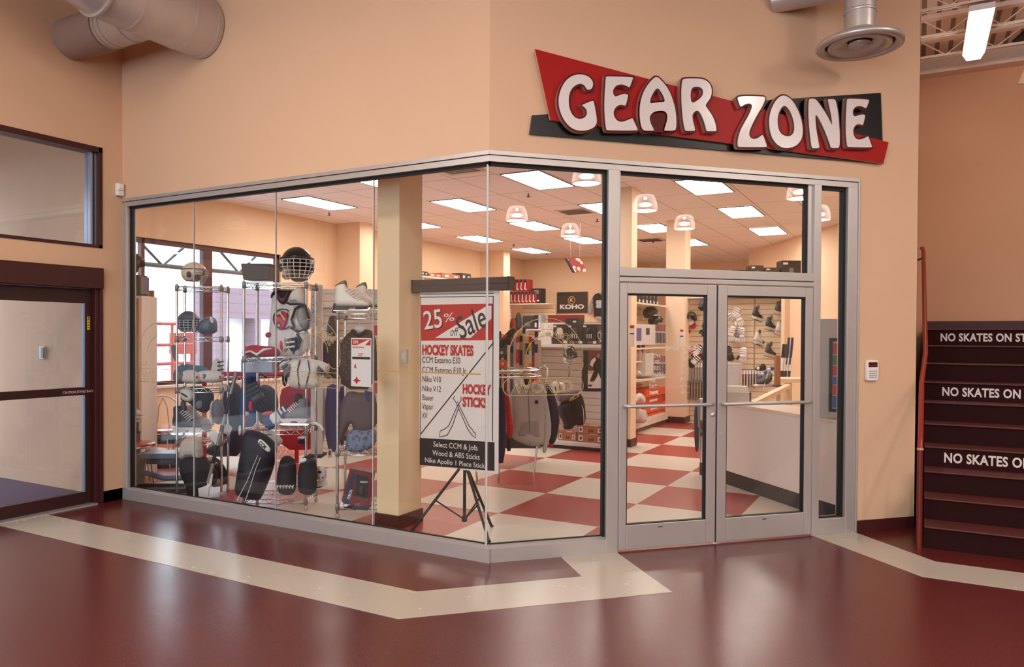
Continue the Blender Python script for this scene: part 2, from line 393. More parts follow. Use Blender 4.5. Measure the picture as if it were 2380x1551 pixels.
for x in (-6.8,-5.1,-3.4,-1.7,0,1.7,3.34): mb.box(x,x+.06,-9.12,-9.02,0,4.3)
mb.box(-6.8,3.4,-9.12,-9.02,2.1,2.18); ST(mb,'window_rear_fill',MAROON)  # unseen rear window, widened to bring in cool fill light
# baseboards
def bb(name,a,b,h=.11,tk=.012,side=1):
    a=Vector(a);b=Vector(b); d=(b-a).normalized(); n=Vector((d.y,-d.x))*tk*side
    mb=MB(); mb.vprism([(a.x,a.y),(b.x,b.y),(b.x+n.x,b.y+n.y),(a.x+n.x,a.y+n.y)],0,h); return ST(mb,name,MAROONB)
bb('baseboard_front',(e0.x,e0.y),(E2.x,E2.y),.1)
bb('baseboard_left',(XW,CY),(XW,4.53),.115,side=1)
# vestibule shell
mb=MB(); mb.box(-10.6,XW-.17,-2,CY,5.2,5.3); ST(mb,'ceiling_vestibule',OFFW)
# shop ceiling
mb=MB(); mb.vprism([(-10.43,CY+.12),(CX-.05,CY+.12),(f2(3.9,.12).x,f2(3.9,.12).y),(-.1,24),(-10.43,24)],3.95,4.02); ST(mb,'ceiling',CEILT)
DECK=zlines('white_corrugated_deck',(228,214,200),(140,124,112),.15,.05,axis=0)
mb=MB(); mb.box(XW-.2,16.2,-9.2,11.55,5.4,5.46); ST(mb,'ceiling_hall',DECK)
# shop walls
SHOPW=mat('shop_peach_wall_paint',(230,200,166),.75,noise=.025,scale=2.5)
wall_x('wall_shop_left',-10.6,-10.43,CY+.15,24,3.95,[(5.6,10.08,.88,3.17)],SHOPW)
mb=MB(); mb.box(-10.43,-9.83,11.6,12.0,0,3.95); mb.box(-10.43,-9.70,17.25,17.6,0,3.95); ST(mb,'wall_pilaster',SHOPW)
mb=MB(); mb.box(-10.43,-7.5,19.75,19.9,0,3.95); mb.box(-7.65,-7.5,19.9,22.8,0,3.95); mb.box(-7.65,-4.0,22.8,22.95,0,3.95)
mb.vprism([(-3.98,22.8),(-3.98,20.4),(-1.27,15.9),(-.2,14.0),(-.05,14.1),(-1.1,16),(-3.8,20.5),(-3.8,22.9)],0,3.95); ST(mb,'wall_shop_back',SHOPW)
mb=MB(); mb.box(-.166,-.016,11.55,14.1,0,3.95); ST(mb,'wall_shop_right',PEACH2)
mb=MB(); mb.box(-10.6,-10.43,-2,-1.5,0,5.2); mb.box(-10.6,-10.43,-1.5,2.6,2.0,5.2); mb.box(-10.6,-10.43,2.5,2.6,0,2.0); mb.box(-10.6,-10.43,4.6,CY,0,5.2); mb.box(-10.6,-10.43,2.6,4.6,3.6,5.2); mb.box(-10.6,XW-.17,-2.15,-2,0,5.2); ST(mb,'wall_vestibule_baffle',PEACH2)  # unseen outer side, openings placed to cut daylight and its reflection
# columns
def column(n,x0,x1,y0,y1,m,base=True):
    mb=MB(); mb.box(x0,x1,y0,y1,0,3.95); c=ST(mb,n,m,bev=.004)
    if base:
        mb=MB(); k=.012; mb.box(x0-k,x1+k,y0-k,y0,0,.12); mb.box(x1,x1+k,y0,y1+k,0,.12); mb.box(x0-k,x0,y0,y1+k,0,.12); mb.box(x0,x1,y1,y1+k,0,.12); ST(mb,'baseboard',MAROONB,c)
    return c
COLM=mat('pale_peach_column_paint',(236,210,180),.7,noise=.02)
column('column_near',-4.19,-3.95,5.18,5.52,CREAM)
column('column_middle',-4.06,-3.82,10.75,11.0,COLM)
column('column_far',-4.34,-3.96,14.2,14.58,COLM)
# ================================================================ STOREFRONT
def frame_bar(par,name,x0,x1,y0,y1,z0,z1,m=ALU,bev=.004):
    mb=MB(); mb.box(x0,x1,y0,y1,z0,z1); return mb.build(name,m,par,bev=bev)
F1r=SE('window_2',(XW,CY,0)); LL=CX-XW
mb=MB(); mb.box(0,LL+.02,-.004,.1,0,.105); mb.add([(0,-.004,.105),(LL-.0,-.004,.105),(LL-.0,.045,.126),(0,.045,.126),(0,.1,.105),(LL,.1,.105)],[(0,1,2,3)]); mb.build('sill',ALU,F1r)
mb=MB(); mb.box(0,LL,0.0,.1,2.985,HEAD-.035); mb.box(0,LL+.004,-.012,.1,HEAD-.03,HEAD); mb.build('head_rail',ALU,F1r)
frame_bar(F1r,'jamb',0,.075,-.004,.1,.1,2.99)
mb=MB(); mb.box(.075,.09,.03,.075,.12,2.985); mb.box(.075,LL-.02,.042,.062,.118,.132); mb.box(.075,LL-.02,.03,.07,2.962,2.987); mb.build('gasket',GASKET,F1r)
xs=[.09,1.022,2.106,3.211,LL-.022]
for i in range(4):
    mb=MB(); mb.box(xs[i]+.003,xs[i+1]-.003,.046,.056,.13,2.965); mb.build('glass_pane',GLASS,F1r)
for x in xs[1:4]:
    mb=MB(); mb.box(x-.003,x+.003,.044,.058,.13,2.965); mb.build('silicone_joint',JOINT,F1r)
mb=MB(); mb.box(3.26,4.24,.0455,.046,1.395,1.408); mb.build('tan_strip',mat('tan_strip_colour',(176,140,84),.6),F1r)  # thin tan line along the glass
F2r=SE('window_3',(CX,CY,0),PI/4); UE=3.289
mb=MB(); mb.box(-.0,.955,-.004,.1,0,.105); mb.add([(0,-.004,.105),(.955,-.004,.105),(.955,.045,.126),(.02,.045,.126)],[(0,1,2,3)]); mb.build('sill',ALU,F2r)
mb=MB(); mb.box(0,UE,0,.1,2.985,HEAD-.035); mb.box(-.004,UE+.012,-.012,.1,HEAD-.03,HEAD); mb.build('head_rail',ALU,F2r)
mb=MB(); mb.box(-.006,.006,.04,.06,.12,2.97); mb.build('corner_joint',JOINT,F2r)
frame_bar(F2r,'mullion',.955,1.053,-.006,.12,0,2.99)
mb=MB(); mb.box(.935,.955,.03,.075,.12,2.985); mb.box(.02,.955,.042,.062,.118,.132); mb.box(.02,.955,.03,.07,2.962,2.987); mb.build('gasket',GASKET,F2r)
mb=MB(); mb.box(.008,.94,.046,.056,.13,2.965); mb.build('glass_pane',GLASS,F2r)
F3=SE('window_4',(CX,CY,0),PI/4)     # transom over the doors
mb=MB(); mb.box(1.053,2.845,-.006,.12,2.165,2.235); mb.box(1.053,2.845,-.012,.12,2.120,2.158); mb.build('transom_bar',ALU,F3,bev=.004)
mb=MB(); mb.box(1.053,1.068,.02,.09,2.235,2.985); mb.box(2.80,2.845,.02,.09,2.235,2.985); mb.build('stop_bead',ALU,F3)
mb=MB(); mb.box(1.06,2.8,.03,.07,2.962,2.987); mb.box(2.782,2.80,.03,.075,2.24,2.985); mb.build('gasket',GASKET,F3)
mb=MB(); mb.box(1.066,2.79,.046,.056,2.236,2.965); mb.build('glass_pane',GLASS,F3)
F4=SE('window_5',(CX,CY,0),PI/4)     # sidelight
frame_bar(F4,'mullion',2.845,2.917,-.006,.12,0,2.99); frame_bar(F4,'jamb',3.19,UE,-.004,.12,0,2.99)
frame_bar(F4,'edge_cover',UE,UE+.014,-.016,.12,0,HEAD)
frame_bar(F4,'sill',2.917,3.19,-.002,.12,0,.135)
mb=MB(); mb.box(3.165,3.19,.03,.08,.13,2.985); mb.box(2.917,3.19,.04,.065,.13,.145); mb.box(2.917,3.19,.03,.07,2.955,2.987); mb.build('gasket',GASKET,F4)
mb=MB(); mb.box(2.92,3.17,.046,.056,.14,2.965); mb.build('glass_pane',GLASS,F4)
# double doors
def door_leaf(root,x0,x1,st_l,st_r,hours):
    mb=MB(); y0,y1=-.004,.042
    mb.box(x0,x0+st_l,y0,y1,.015,2.112); mb.box(x1-st_r,x1,y0,y1,.015,2.112); mb.box(x0+st_l,x1-st_r,y0,y1,.015,.207); mb.box(x0+st_l,x1-st_r,y0,y1,2.03,2.112)
    leaf=mb.build('door_leaf',ALU,root,bev=.004)
    a,b=x0+st_l,x1-st_r
    mb=MB(); mb.box(a,a+.008,.004,.04,.207,2.03); mb.box(b-.012,b,.004,.04,.207,2.03); mb.box(a,b,.004,.04,2.016,2.03); mb.box(a,b,.004,.04,.207,.213); mb.build('gasket',GASKET,leaf)
    mb=MB(); mb.box(a+.004,b-.004,.018,.026,.21,2.024); mb.build('glass_pane',GLASS,leaf)
    mb=MB(); z=1.148; mb.tube([(x0+.045,-.01,z),(x0+.055,-.05,z),(x0+.09,-.06,z),(x1-.09,-.06,z),(x1-.055,-.05,z),(x1-.045,-.01,z)],.0145,10); mb.build('push_bar',ALU,leaf)
    return leaf
D2=SE('door_2',(CX,CY,0),PI/4)
lf=door_leaf(D2,1.058,1.915,.066,.085,True)
mb=MB(); mb.M=Matrix.Translation((1.882,-.004,1.06))@Matrix.Rotation(PI/2,4,'X'); mb.lathe([(0,.016),(.016,.016),(.02,.006),(.02,-.002)],14); mb.build('lock_cylinder',STEEL,lf)
mb=MB(); mb.ell((1.895,-.006,.905),(.005,.005,.005),8,6); mb.build('screw_head',CHROME,lf)
mb=MB(); mb.box(1.40,1.44,-.0055,-.004,.172,.180); mb.build('maker_plate',DGREY,lf)
VIN=mat('pale_grey_vinyl_lettering',(206,190,176),.6); 
mb=MB(); y=.016
mb.text('SHOP HOURS',1.62,1.585,.052,0,'c',.95,.012,y=y)
for i,dn in enumerate(('MON.','TUES.','WED.','THURS.','FRI.','SAT.','SUN.')):
    mb.text(dn,1.325,1.525-.049*i,.042,0,'l',.95,.012,y=y); mb.text(('PM -','PM -','PM -','PM -','PM -','AM -','AM -')[i],1.60,1.525-.049*i,.04,0,'l',.95,.008,y=y); 
mb.build('hours_lettering',VIN,lf)
rf=door_leaf(D2,1.929,2.842,.085,.075,False)
mb=MB(); mb.ell((1.953,-.006,.905),(.005,.005,.005),8,6); mb.build('screw_head',CHROME,rf)
mb=MB(); mb.box(2.36,2.40,-.0055,-.004,.172,.180); mb.build('maker_plate',DGREY,rf)
mb=MB(); mb.box(1.915,1.929,.01,.035,.015,2.112); mb.build('meeting_gap_seal',GASKET,D2)
# glass decals ("lands ... WORLD" emblems)
DEC=mat('gold_outline_vinyl',(190,168,116),.5)
def emblem(par,cx,cz,k,name):
    o=MB(); y=.0445
    def rr(pts,r=.0022): o.tube([(x,y,z) for x,_,z in pts],r*k*1.2,4)
    rr(arc(cx,cz,.30*k,-.25,PI+.25,30)); rr(arc(cx,cz,.165*k,.05,PI-.05,20))
    rr(arc(cx+.236*k,cz-.06*k,.066*k,-2.9,.35,10)); rr(arc(cx-.236*k,cz-.06*k,.066*k,PI-.35,2*PI-.25,10))
    word='lands'
    for i,ch in enumerate(word):
        a=1.72-.31*i; R=.185*k
        x0,z0=cx+R*math.cos(a),cz+R*math.sin(a)
        o.text(ch,x0,z0,.135*k,0,'c',1,0,y=y,rot=a-PI/2,line=.014)
    o.text('WORLD',cx-.02*k,cz-.27*k,.135*k,0,'c',.95,0,y=y,line=.013)
    rr([(cx-.28*k,0,cz-.16*k),(cx+.24*k,0,cz-.16*k)]); rr([(cx-.28*k,0,cz-.29*k),(cx+.24*k,0,cz-.29*k)])
    rr(arc(cx+.24*k,cz-.225*k,.065*k,-PI/2,PI/2,8)); rr(arc(cx-.28*k,cz-.225*k,.065*k,PI/2,1.5*PI,8))
    return o.build(name,DEC,par)
emblem(F1r,.50,1.50,1.0,'window_emblem'); emblem(F1r,2.56,1.53,1.0,'window_emblem'); emblem(F2r,.47,1.53,1.0,'window_emblem')
# ================================================================ SIGN
SB=T('store_sign','red and black angled shop sign with white raised letters above the doors','sign',(CX,CY,0),PI/4)
def uz(pts,off=-.05): return [f2uz(x,y,off) for x,y in pts]
mb=MB(); mb.plate(uz([(1237,268),(2047,216),(2053,381),(1231,312)],-.02),-.022,-.002); mb.build('black_panel',mat('gloss_black_sign_panel',(14,13,13),.3,spec=.3),SB)
mb=MB(); mb.plate(uz([(1243,114),(2065,331),(2053,380),(1279,279)],-.045),-.047,-.024,0,1); mb.build('red_panel',[mat('gloss_red_sign_panel',(158,13,11),.45,noise=.04,spec=.22),mat('panel_edge',(196,150,120),.6)],SB)
LET=[('G',(1240,110,7.05),[[(770,430),(880,450),(950,500),(990,570),(980,650),(940,690),(885,690),(860,640),(820,600),(760,590),(690,620),(630,680),(595,770),(585,880),(600,1000),(640,1090),(700,1150),(770,1168),(840,1150),(880,1100),(885,1040),(860,990),(800,945),(805,935),(980,860),(1000,890),(1030,1040),(1052,1180),(1045,1250),(1000,1310),(900,1355),(780,1368),(660,1340),(560,1260),(480,1140),(430,1000),(415,880),(430,750),(480,620),(550,520),(650,450)]]),
('E',(1240,110,7.05),[[(1205,465),(1640,478),(1645,495),(1590,650),(1570,648),(1500,610),(1430,600),(1360,625),(1320,680),(1312,740),(1340,795),(1370,795),(1440,765),(1510,752),(1565,770),(1560,800),(1525,945),(1510,950),(1440,935),(1380,955),(1330,1020),(1322,1090),(1350,1160),(1400,1205),(1460,1215),(1540,1190),(1625,1152),(1635,1155),(1722,1340),(1715,1362),(1215,1358),(1200,1340),(1180,1200),(1170,1000),(1172,800),(1185,600),(1195,480)]]),
('A',(1450,150,8.617),[[(670,235),(720,260),(800,340),(900,470),(980,640),(1040,850),(1065,1020),(1070,1200),(1055,1290),(1030,1320),(840,1322),(825,1310),(830,1270),(875,1140),(890,1020),(870,960),(820,925),(750,918),(650,930),(570,975),(535,1040),(535,1110),(565,1200),(610,1280),(615,1315),(600,1322),(430,1322),(395,1305),(360,1230),(335,1080),(328,930),(340,760),(390,570),(470,420),(560,310),(630,245)],[(690,465),(730,500),(790,590),(830,690),(835,725),(810,738),(650,750),(560,768),(540,755),(545,690),(580,600),(640,500)]]),
('R',(1450,150,8.617),[[(1205,268),(1500,268),(1620,285),(1710,340),(1765,420),(1780,520),(1770,610),(1735,690),(1680,760),(1650,815),(1690,870),(1780,1000),(1840,1130),(1870,1260),(1870,1325),(1855,1333),(1680,1333),(1665,1315),(1650,1240),(1600,1080),(1540,960),(1500,920),(1460,920),(1410,960),(1385,1020),(1400,1130),(1440,1270),(1440,1320),(1420,1326),(1260,1326),(1240,1310),(1210,1200),(1180,950),(1165,700),(1165,500),(1180,320)],[(1470,435),(1540,445),(1590,485),(1603,540),(1590,610),(1530,680),(1440,740),(1390,755),(1365,730),(1352,640),(1355,550),(1375,480),(1410,445)]]),
('Z',(1690,200,9.125),[[(225,195),(790,208),(825,235),(820,300),(770,420),(660,600),(560,790),(500,930),(485,1010),(500,1070),(550,1110),(610,1115),(680,1090),(760,1025),(785,1040),(868,1270),(850,1292),(270,1290),(245,1275),(235,1200),(250,1080),(300,920),(400,740),(500,560),(545,430),(540,390),(490,362),(420,372),(350,410),(315,432),(295,425),(255,320)]]),
('O',(1690,200,9.125),[[(1210,185),(1290,205),(1400,290),(1500,450),(1580,640),(1620,830),(1628,960),(1610,1090),(1560,1190),(1470,1270),(1350,1310),(1240,1315),(1130,1280),(1030,1190),(960,1070),(920,920),(905,750),(920,600),(965,450),(1040,310),(1130,215)],[(1235,405),(1300,450),(1370,560),(1420,700),(1445,850),(1440,950),(1400,1025),(1330,1060),(1250,1050),(1170,1010),(1115,920),(1090,800),(1090,680),(1115,560),(1170,450)]]),
('N',(1850,200,8.165),[[(285,230),(370,230),(420,270),(520,410),(640,600),(695,730),(705,720),(690,560),(650,380),(622,260),(630,240),(745,240),(775,270),(810,430),(835,650),(850,900),(850,1100),(835,1160),(815,1175),(695,1175),(675,1155),(640,1040),(570,860),(480,660),(400,530),(388,560),(390,680),(410,850),(440,1020),(465,1150),(458,1178),(335,1180),(315,1160),(290,1000),(265,750),(252,500),(255,330),(265,250)]]),
('E',(1850,200,8.165),[[(1000,225),(1385,248),(1408,262),(1400,300),(1355,415),(1340,415),(1280,385),(1210,370),(1140,395),(1100,450),(1095,510),(1115,565),(1150,568),(1220,540),(1290,530),(1332,545),(1330,580),(1295,730),(1280,738),(1210,715),(1150,735),(1110,800),(1105,870),(1120,940),(1160,995),(1220,1010),(1300,990),(1385,945),(1395,955),(1465,1140),(1460,1165),(1010,1155),(990,1140),(970,1000),(962,800),(965,600),(975,400),(985,260)]])]
def curve_geo(polys,ext,off):
    c=bpy.data.curves.new('c','CURVE'); c.dimensions='2D'; c.fill_mode='BOTH'; c.extrude=ext; c.offset=off
    for P in polys:
        s=c.splines.new('POLY'); s.points.add(len(P)-1); s.use_cyclic_u=True
        for q,(x,y) in zip(s.points,P): q.co=(x,y,0,1)
    o=bpy.data.objects.new('c',c); me=bpy.data.meshes.new_from_object(o)
    r=([tuple(v.co) for v in me.vertices],[tuple(p.vertices) for p in me.polygons]); bpy.data.objects.remove(o); bpy.data.curves.remove(c); bpy.data.meshes.remove(me); return r
FACE=mat('gloss_white_letter_face',(216,204,200),.22,noise=.02,spec=.6); RIM=mat('dark_red_letter_rim',(84,14,12),.45,spec=.2); SIDE=mat('champagne_letter_return',(168,142,126),.4,.4)
for nm,(ox,oy,sc),polys in LET:
    PP=[chaikin(uz([(ox+x/sc,oy+y/sc) for x,y in p],-.10),2) for p in polys]
    def orient(P,ccw):
        a=sum(P[i-1][0]*P[i][1]-P[i][0]*P[i-1][1] for i in range(len(P))); return P if (a>0)==ccw else P[::-1]
    PP=[orient(p,i==0) for i,p in enumerate(PP)]
    vs,fs=curve_geo(PP,.019,.013)
    mb=MB(); mi=[]
    for f in fs:
        a,b,c=[Vector(vs[k]) for k in f[:3]]; n=(b-a).cross(c-a); mi.append(1 if n.length and abs(n.normalized().z)>.8 else 0)
    mb.add([(x,-.066-z,y) for x,y,z in vs],fs,mi); body=mb.build('sign_letter',[SIDE,RIM],SB)
    vs,fs=curve_geo(PP,.003,-.001); mb=MB(); mb.add([(x,-.0862-z,y) for x,y,z in vs],fs); mb.build('letter_face',FACE,body)
# ================================================================ ENTRANCE (left wall)
W1=SE('window_1',(XW,0,0))
DK=MAROON
mb=MB(); a,b,z0,z1=1.9,4.53,2.54,3.535
mb.box(-.15,.012,b-.04,b,z0,z1); mb.box(-.15,.012,a,b,z0,z0+.03); mb.box(-.15,.012,a,b,z1-.055,z1); mb.box(-.15,.012,a,a+.05,z0,z1); mb.build('window_frame',DK,W1,bev=.003)
mb=MB(); mb.box(-.13,-.03,b-.10,b-.04,z0+.03,z1-.055); mb.build('inner_stop',mat('bluish_aluminium',(160,170,190),.3,.6),W1)
mb=MB(); mb.box(-.12,-.02,b-.075,b-.066,z0+.03,z1-.055); mb.build('gasket',GASKET,W1)
mb=MB(); mb.box(-.086,-.078,a+.05,b-.10,z0+.03,z1-.055); mb.build('glass_pane',GLASS,W1)
D1=SE('door_1',(XW,0,0))
mb=MB(); mb.box(-.16,.0,4.46,4.52,0,2.14); mb.box(-.02,.016,4.50,4.532,0,2.34); mb.build('jamb',DK,D1,bev=.003)
mb=MB(); mb.box(-.16,.055,1.9,4.515,2.135,2.338); mb.build('header_box',DK,D1,bev=.004)
mb=MB(); mb.box(-.10,-.045,1.9,4.46,1.99,2.13); mb.box(-.10,-.045,4.382,4.46,.02,2.0); mb.box(-.10,-.045,1.9,4.39,.02,.135); mb.box(-.10,-.045,1.9,4.39,1.09,1.165); leaf=mb.build('sliding_leaf',mat('very_dark_maroon_metal',(50,20,20),.4),D1,bev=.003)
mb=MB(); mb.box(-.078,-.070,1.9,4.382,.135,1.09); mb.box(-.078,-.070,1.9,4.382,1.165,1.99); mb.build('glass_pane',GLASS,leaf)
mb=MB(); mb.box(-.07,-.046,4.366,4.382,.135,1.09); mb.box(-.07,-.046,4.366,4.382,1.165,1.99); mb.build('glazing_bead',mat('pale_blue_bead',(150,165,190),.35,.4),leaf)
mb=MB(); mb.M=Matrix.Translation((-.044,0,0))@Matrix.Rotation(PI/2,4,'Z'); mb.text('CAUTION STAND BACK',4.165,1.113,.034,0,'l',.82,.01,y=0); mb.build('caution_lettering',mat('pale_pink_lettering',(220,190,186),.6),leaf)
mb=MB(); mb.box(-.045,-.0435,4.405,4.432,1.73,1.86,0)
for i in range(4): mb.box(-.0434,-.0432,4.409,4.428,1.745+.026*i,1.755+.026*i,1)
mb.M=Matrix.Translation((-.043,4.4185,1.847))@Matrix.Rotation(PI/2,4,'Y'); mb.lathe([(.0001,0),(.008,0)],10,1)
mb.build('yellow_sticker',[YELLOW,BLACK],leaf)
mb=MB(); mb.box(-.1,.02,1.9,4.47,0,.012); mb.build('floor_track',ALU,D1)
P=atY(97,820,CY-.02)
t=T('switch_plate','small pale grey push plate on vestibule wall behind the sliding door glass','switch',(P.x,CY,P.z-.07))
mb=MB(); mb.box(-.055,.045,-.02,0,0,.14); mb.build('back_plate',WHITE,t,bev=.004)
mb=MB(); mb.box(0,.05,-.032,-.02,.012,.128); mb.build('push_pad',mat('blue_grey_plastic',(140,148,160),.4),t,bev=.004)
# motion detector and keypad
t=T('motion_detector','small white motion detector in the wall corner left of the shop window','motion detector',(XW+.003,CY-.05,3.085))
mb=MB(); mb.box(0,.055,-.035,.035,0,.125); mb.build('housing',WHITE,t,bev=.008)
mb=MB(); mb.box(.045,.062,-.026,.026,.07,.115); mb.build('lens_window',mat('milky_lens',(236,230,226),.2),t,bev=.008)
mb=MB(); mb.box(0.05,.057,-.03,.03,.052,.056); mb.build('seam',DGREY,t)
t=T('alarm_keypad','white alarm keypad with a dark red display on the wall beside the sidelight','keypad',f2(3.44,0,1.318),PI/4)
mb=MB(); mb.plate(chaikin([(-.062,.012),(-.05,0),(.05,0),(.062,.012),(.064,.165),(.05,.177),(-.05,.177),(-.064,.165)],1),-.03,-.001); mb.build('housing',WHITE,t,bev=.005)
mb=MB(); mb.box(-.046,.046,-.032,-.029,.118,.160,0); mb.box(-.046,.046,-.033,-.03,.128,.140,1); mb.build('display',[mat('dark_red_display',(70,16,18),.2),mat('red_display_band',(120,22,24),.2)],t)
mb=MB()
for i in range(4):
    for j in range(4): mb.box(-.036+.021*i,-.024+.021*i,-.034,-.029,.024+.018*j,.034+.018*j)
mb.build('key_block',mat('grey_keys',(160,150,146),.5),t); 
# ================================================================ DUCTS
t=T('supply_duct','large round galvanised duct with an elbow branch high on the left wall','duct',(XW,0,0))
ax=1.235; zc=4.55; r=.276
def seams(mb,pts,r): 
    for p,q in pts: mb.tube([p,q],r,28)
mb=MB(); mb.tube([(ax,CY-.01,zc),(ax,3.98,zc),(ax,3.7,zc+.02),(ax,3.45,zc+.08),(ax,3.2,zc+.2),(ax,2.9,zc+.44)],[r,r,r,r*.99,r*.98,r*.97],36); mb.build('main_duct',STEEL,t)
for y in (CY-.05,CY-.28,3.98,3.7): mb=MB(); mb.tube([(ax,y,zc),(ax,y-.02,zc)],r+.006,36); mb.build('duct_seam',STEEL,t)
by=4.235; bz=4.50; br=.182
mb=MB(); mb.tube([(0.005,by,bz),(ax-.1,by,bz)],br,32); mb.build('branch_duct',STEEL,t)
for x in (.60,.66,.90): mb=MB(); mb.tube([(x,by,bz),(x+.02,by,bz)],br+.006,32); mb.build('branch_collar',STEEL,t)
mb=MB(); mb.tube([(.006+.012*k,by,bz) for k in range(48)],[br+.002+(.010 if k%2 else 0) for k in range(48)],32); mb.build('flexible_sleeve',mat('dark_ribbed_sleeve',(158,130,116),.55,.1),t)
P0=hit(1802,12,(-S2,S2,0),S2*(-CX+CY))
t=T('ceiling_diffuser','round metal air diffuser hanging from a duct right of the shop sign','diffuser',(P0.x+.64,P0.y,0))
zb=3.985
mb=MB(); mb.tube([(-.66,0,4.49),(.05,0,4.49)],.105,28); mb.build('horizontal_duct',STEEL,t)
mb=MB(); mb.lathe([(.118,4.09),(.118,4.7)],28); mb.build('neck',STEEL,t)
mb=MB(); mb.lathe([(.121,4.245),(.124,4.25),(.124,4.262),(.121,4.267)],28); mb.build('neck_seam',STEEL,t)
mb=MB(); mb.lathe([(.118,4.115),(.13,4.095),(.19,4.07),(.27,4.045),(.318,4.02),(.325,4.0),(.318,3.985),(.29,3.978),(.262,3.985),(.25,4.01)],40); mb.build('outer_cone',STEEL,t)
mb=MB(); mb.lathe([(.235,4.012),(.235,3.99),(.225,3.985),(.16,3.998),(.10,4.02),(.09,4.03)],40); mb.build('inner_cone',STEEL,t)
mb=MB(); mb.lathe([(.085,4.01),(.08,3.992),(.05,3.982),(.0001,3.98)],28); mb.build('centre_disc',STEEL,t)
mb=MB(); mb.lathe([(.25,4.03),(.0001,4.05)],28); mb.build('plenum',BLACK,t)
# ================================================================ STAIRS
Y0,RH,TR=6.83,.179,.28
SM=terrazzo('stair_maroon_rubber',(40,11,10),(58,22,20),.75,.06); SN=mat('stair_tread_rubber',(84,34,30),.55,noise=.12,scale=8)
SM.node_tree.nodes['Principled BSDF'].inputs['Specular IOR Level'].default_value=.12
t=T('staircase','dark red staircase with white no skates lettering at the right','stairs',(.06,Y0,0))
mb=MB()
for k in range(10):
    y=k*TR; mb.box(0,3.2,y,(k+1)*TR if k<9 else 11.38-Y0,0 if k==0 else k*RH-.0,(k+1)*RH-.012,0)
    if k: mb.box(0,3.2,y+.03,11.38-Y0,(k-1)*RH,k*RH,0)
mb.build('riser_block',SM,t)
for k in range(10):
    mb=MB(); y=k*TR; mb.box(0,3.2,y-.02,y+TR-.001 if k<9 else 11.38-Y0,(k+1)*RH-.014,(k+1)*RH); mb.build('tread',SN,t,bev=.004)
LETW=mat('white_stair_lettering',(216,200,194),.6)
for k in (9,6,3):
    mb=MB(); mb.text('NO SKATES ON STAIRS',.152,k*RH+.046,.118,0,'l',.75,.03,y=k*TR-.003,sp=1.05); mb.build('stair_lettering',LETW,t)
mb=MB(); mb.box(0,3.2,11.37-Y0,11.385-Y0,10*RH,10*RH+.12); mb.build('landing_base',MAROONB,t)
RAIL=mat('brick_red_rail_paint',(140,40,26),.3,noise=.05,spec=.6)
t=T('handrail','brick red steel tube handrail climbing beside the stairs','handrail',(0,0,0))
mb=MB(); mb.tube([(.024,6.78,0),(.024,6.78,.80)],.022,12); mb.build('post',mat('dark_red_post_paint',(104,30,24),.35),t)
mb=MB(); mb.tube([(.024,6.78,.78),(.025,6.80,.84),(.027,6.86,.89),(.032,7.50,1.30),(.048,7.70,1.43),(.062,7.88,1.55),(.044,9.6,2.66),(.036,9.75,2.72),(.026,9.95,2.74)],.021,12); mb.build('sloped_rail',RAIL,t)
mb=MB(); mb.tube([(.024,6.78,.795),(.024,6.78,.81)],.025,12); mb.build('joint_ring',mat('pale_joint',(200,150,130),.4),t)
mb=MB(); mb.tube([(.044,9.5,2.59),(-.016,9.5,2.56)],.01,8); mb.build('wall_bracket',MAROON,t)
P=atD(2374,596,9.5)
t=T('rail_end','dark red handrail end at the right edge of the photo above the stairs','handrail',P)
mb=MB(); mb.tube([(0,0,0),(.06,.02,.03),(.2,.1,.04)],.022,10); mb.build('rail_tube',MAROON,t)
mb=MB(); mb.tube([(.2,.1,.04),(.2,1.75,.04)],.016,8); mb.build('rail_support',MAROON,t)
# ceiling steel over stairs
JO=mat('cream_painted_steel',(236,214,196),.55)
mb=MB(); mb.box(-.016,6,11.18,11.4,5.15,5.2); mb.box(-.016,6,11.30,11.33,5.2,5.4); 
ST(mb,'trim_3',JO)
for i,y in enumerate((10.58,9.85,9.05)):
    t=T('roof_joist','cream open web roof joist over the stairs, '+('nearest the back wall','middle of the three','nearest the camera')[i],'joist',(0,y,0),0,'roof joists over the stairs')
    mb=MB(); mb.box(-.01,6,-.035,.035,5.15,5.156); mb.box(-.01,6,-.006,.006,5.15,5.185); mb.build('bottom_chord',JO,t)
    mb=MB(); mb.box(-.01,6,-.05,.05,5.35,5.4); mb.build('top_chord',JO,t)
    mb=MB(); x=0
    k=0
    while x<2.4: mb.tube([(x,0,5.17 if k%2 else 5.36),(x+.26,0,5.36 if k%2 else 5.17)],.008,6); x+=.26; k+=1
    mb.build('web_rod',JO,t)
FL=mat('white_fluorescent_tube',(255,250,244),.5,emit=FLUOR,ec=(255,246,236),noise=0)
t=T('fluorescent_light','bright white fluorescent strip light hanging from the ceiling over the stairs','light',(.54,9.0,4.98))
mb=MB(); mb.hexa([(-.07,0),(.07,0),(.07,1.35),(-.07,1.35)],[(-.11,0),(.11,0),(.11,1.35),(-.11,1.35)],0,.07); mb.build('diffuser',FL,t)
mb=MB(); mb.box(-.115,.115,-.01,1.36,.07,.13); mb.build('housing',WHITE,t)
for y in (.2,1.15): mb=MB(); mb.tube([(0,y,.13),(0,y,.42)],.006,6); mb.build('hanger_rod',STEEL,t)
P=atD(2362,66,9.2)
t=T('loudspeaker','dark cabinet loudspeaker hanging at the right edge near the roof','loudspeaker',(P.x+.12,P.y,P.z-.14),.3)
mb=MB(); mb.box(-.12,.2,-.15,.15,0,.30); mb.build('cabinet',BLACK,t,bev=.02)
mb=MB(); mb.box(-.10,.18,-.153,-.149,.02,.28); mb.build('grille',DGREY,t)
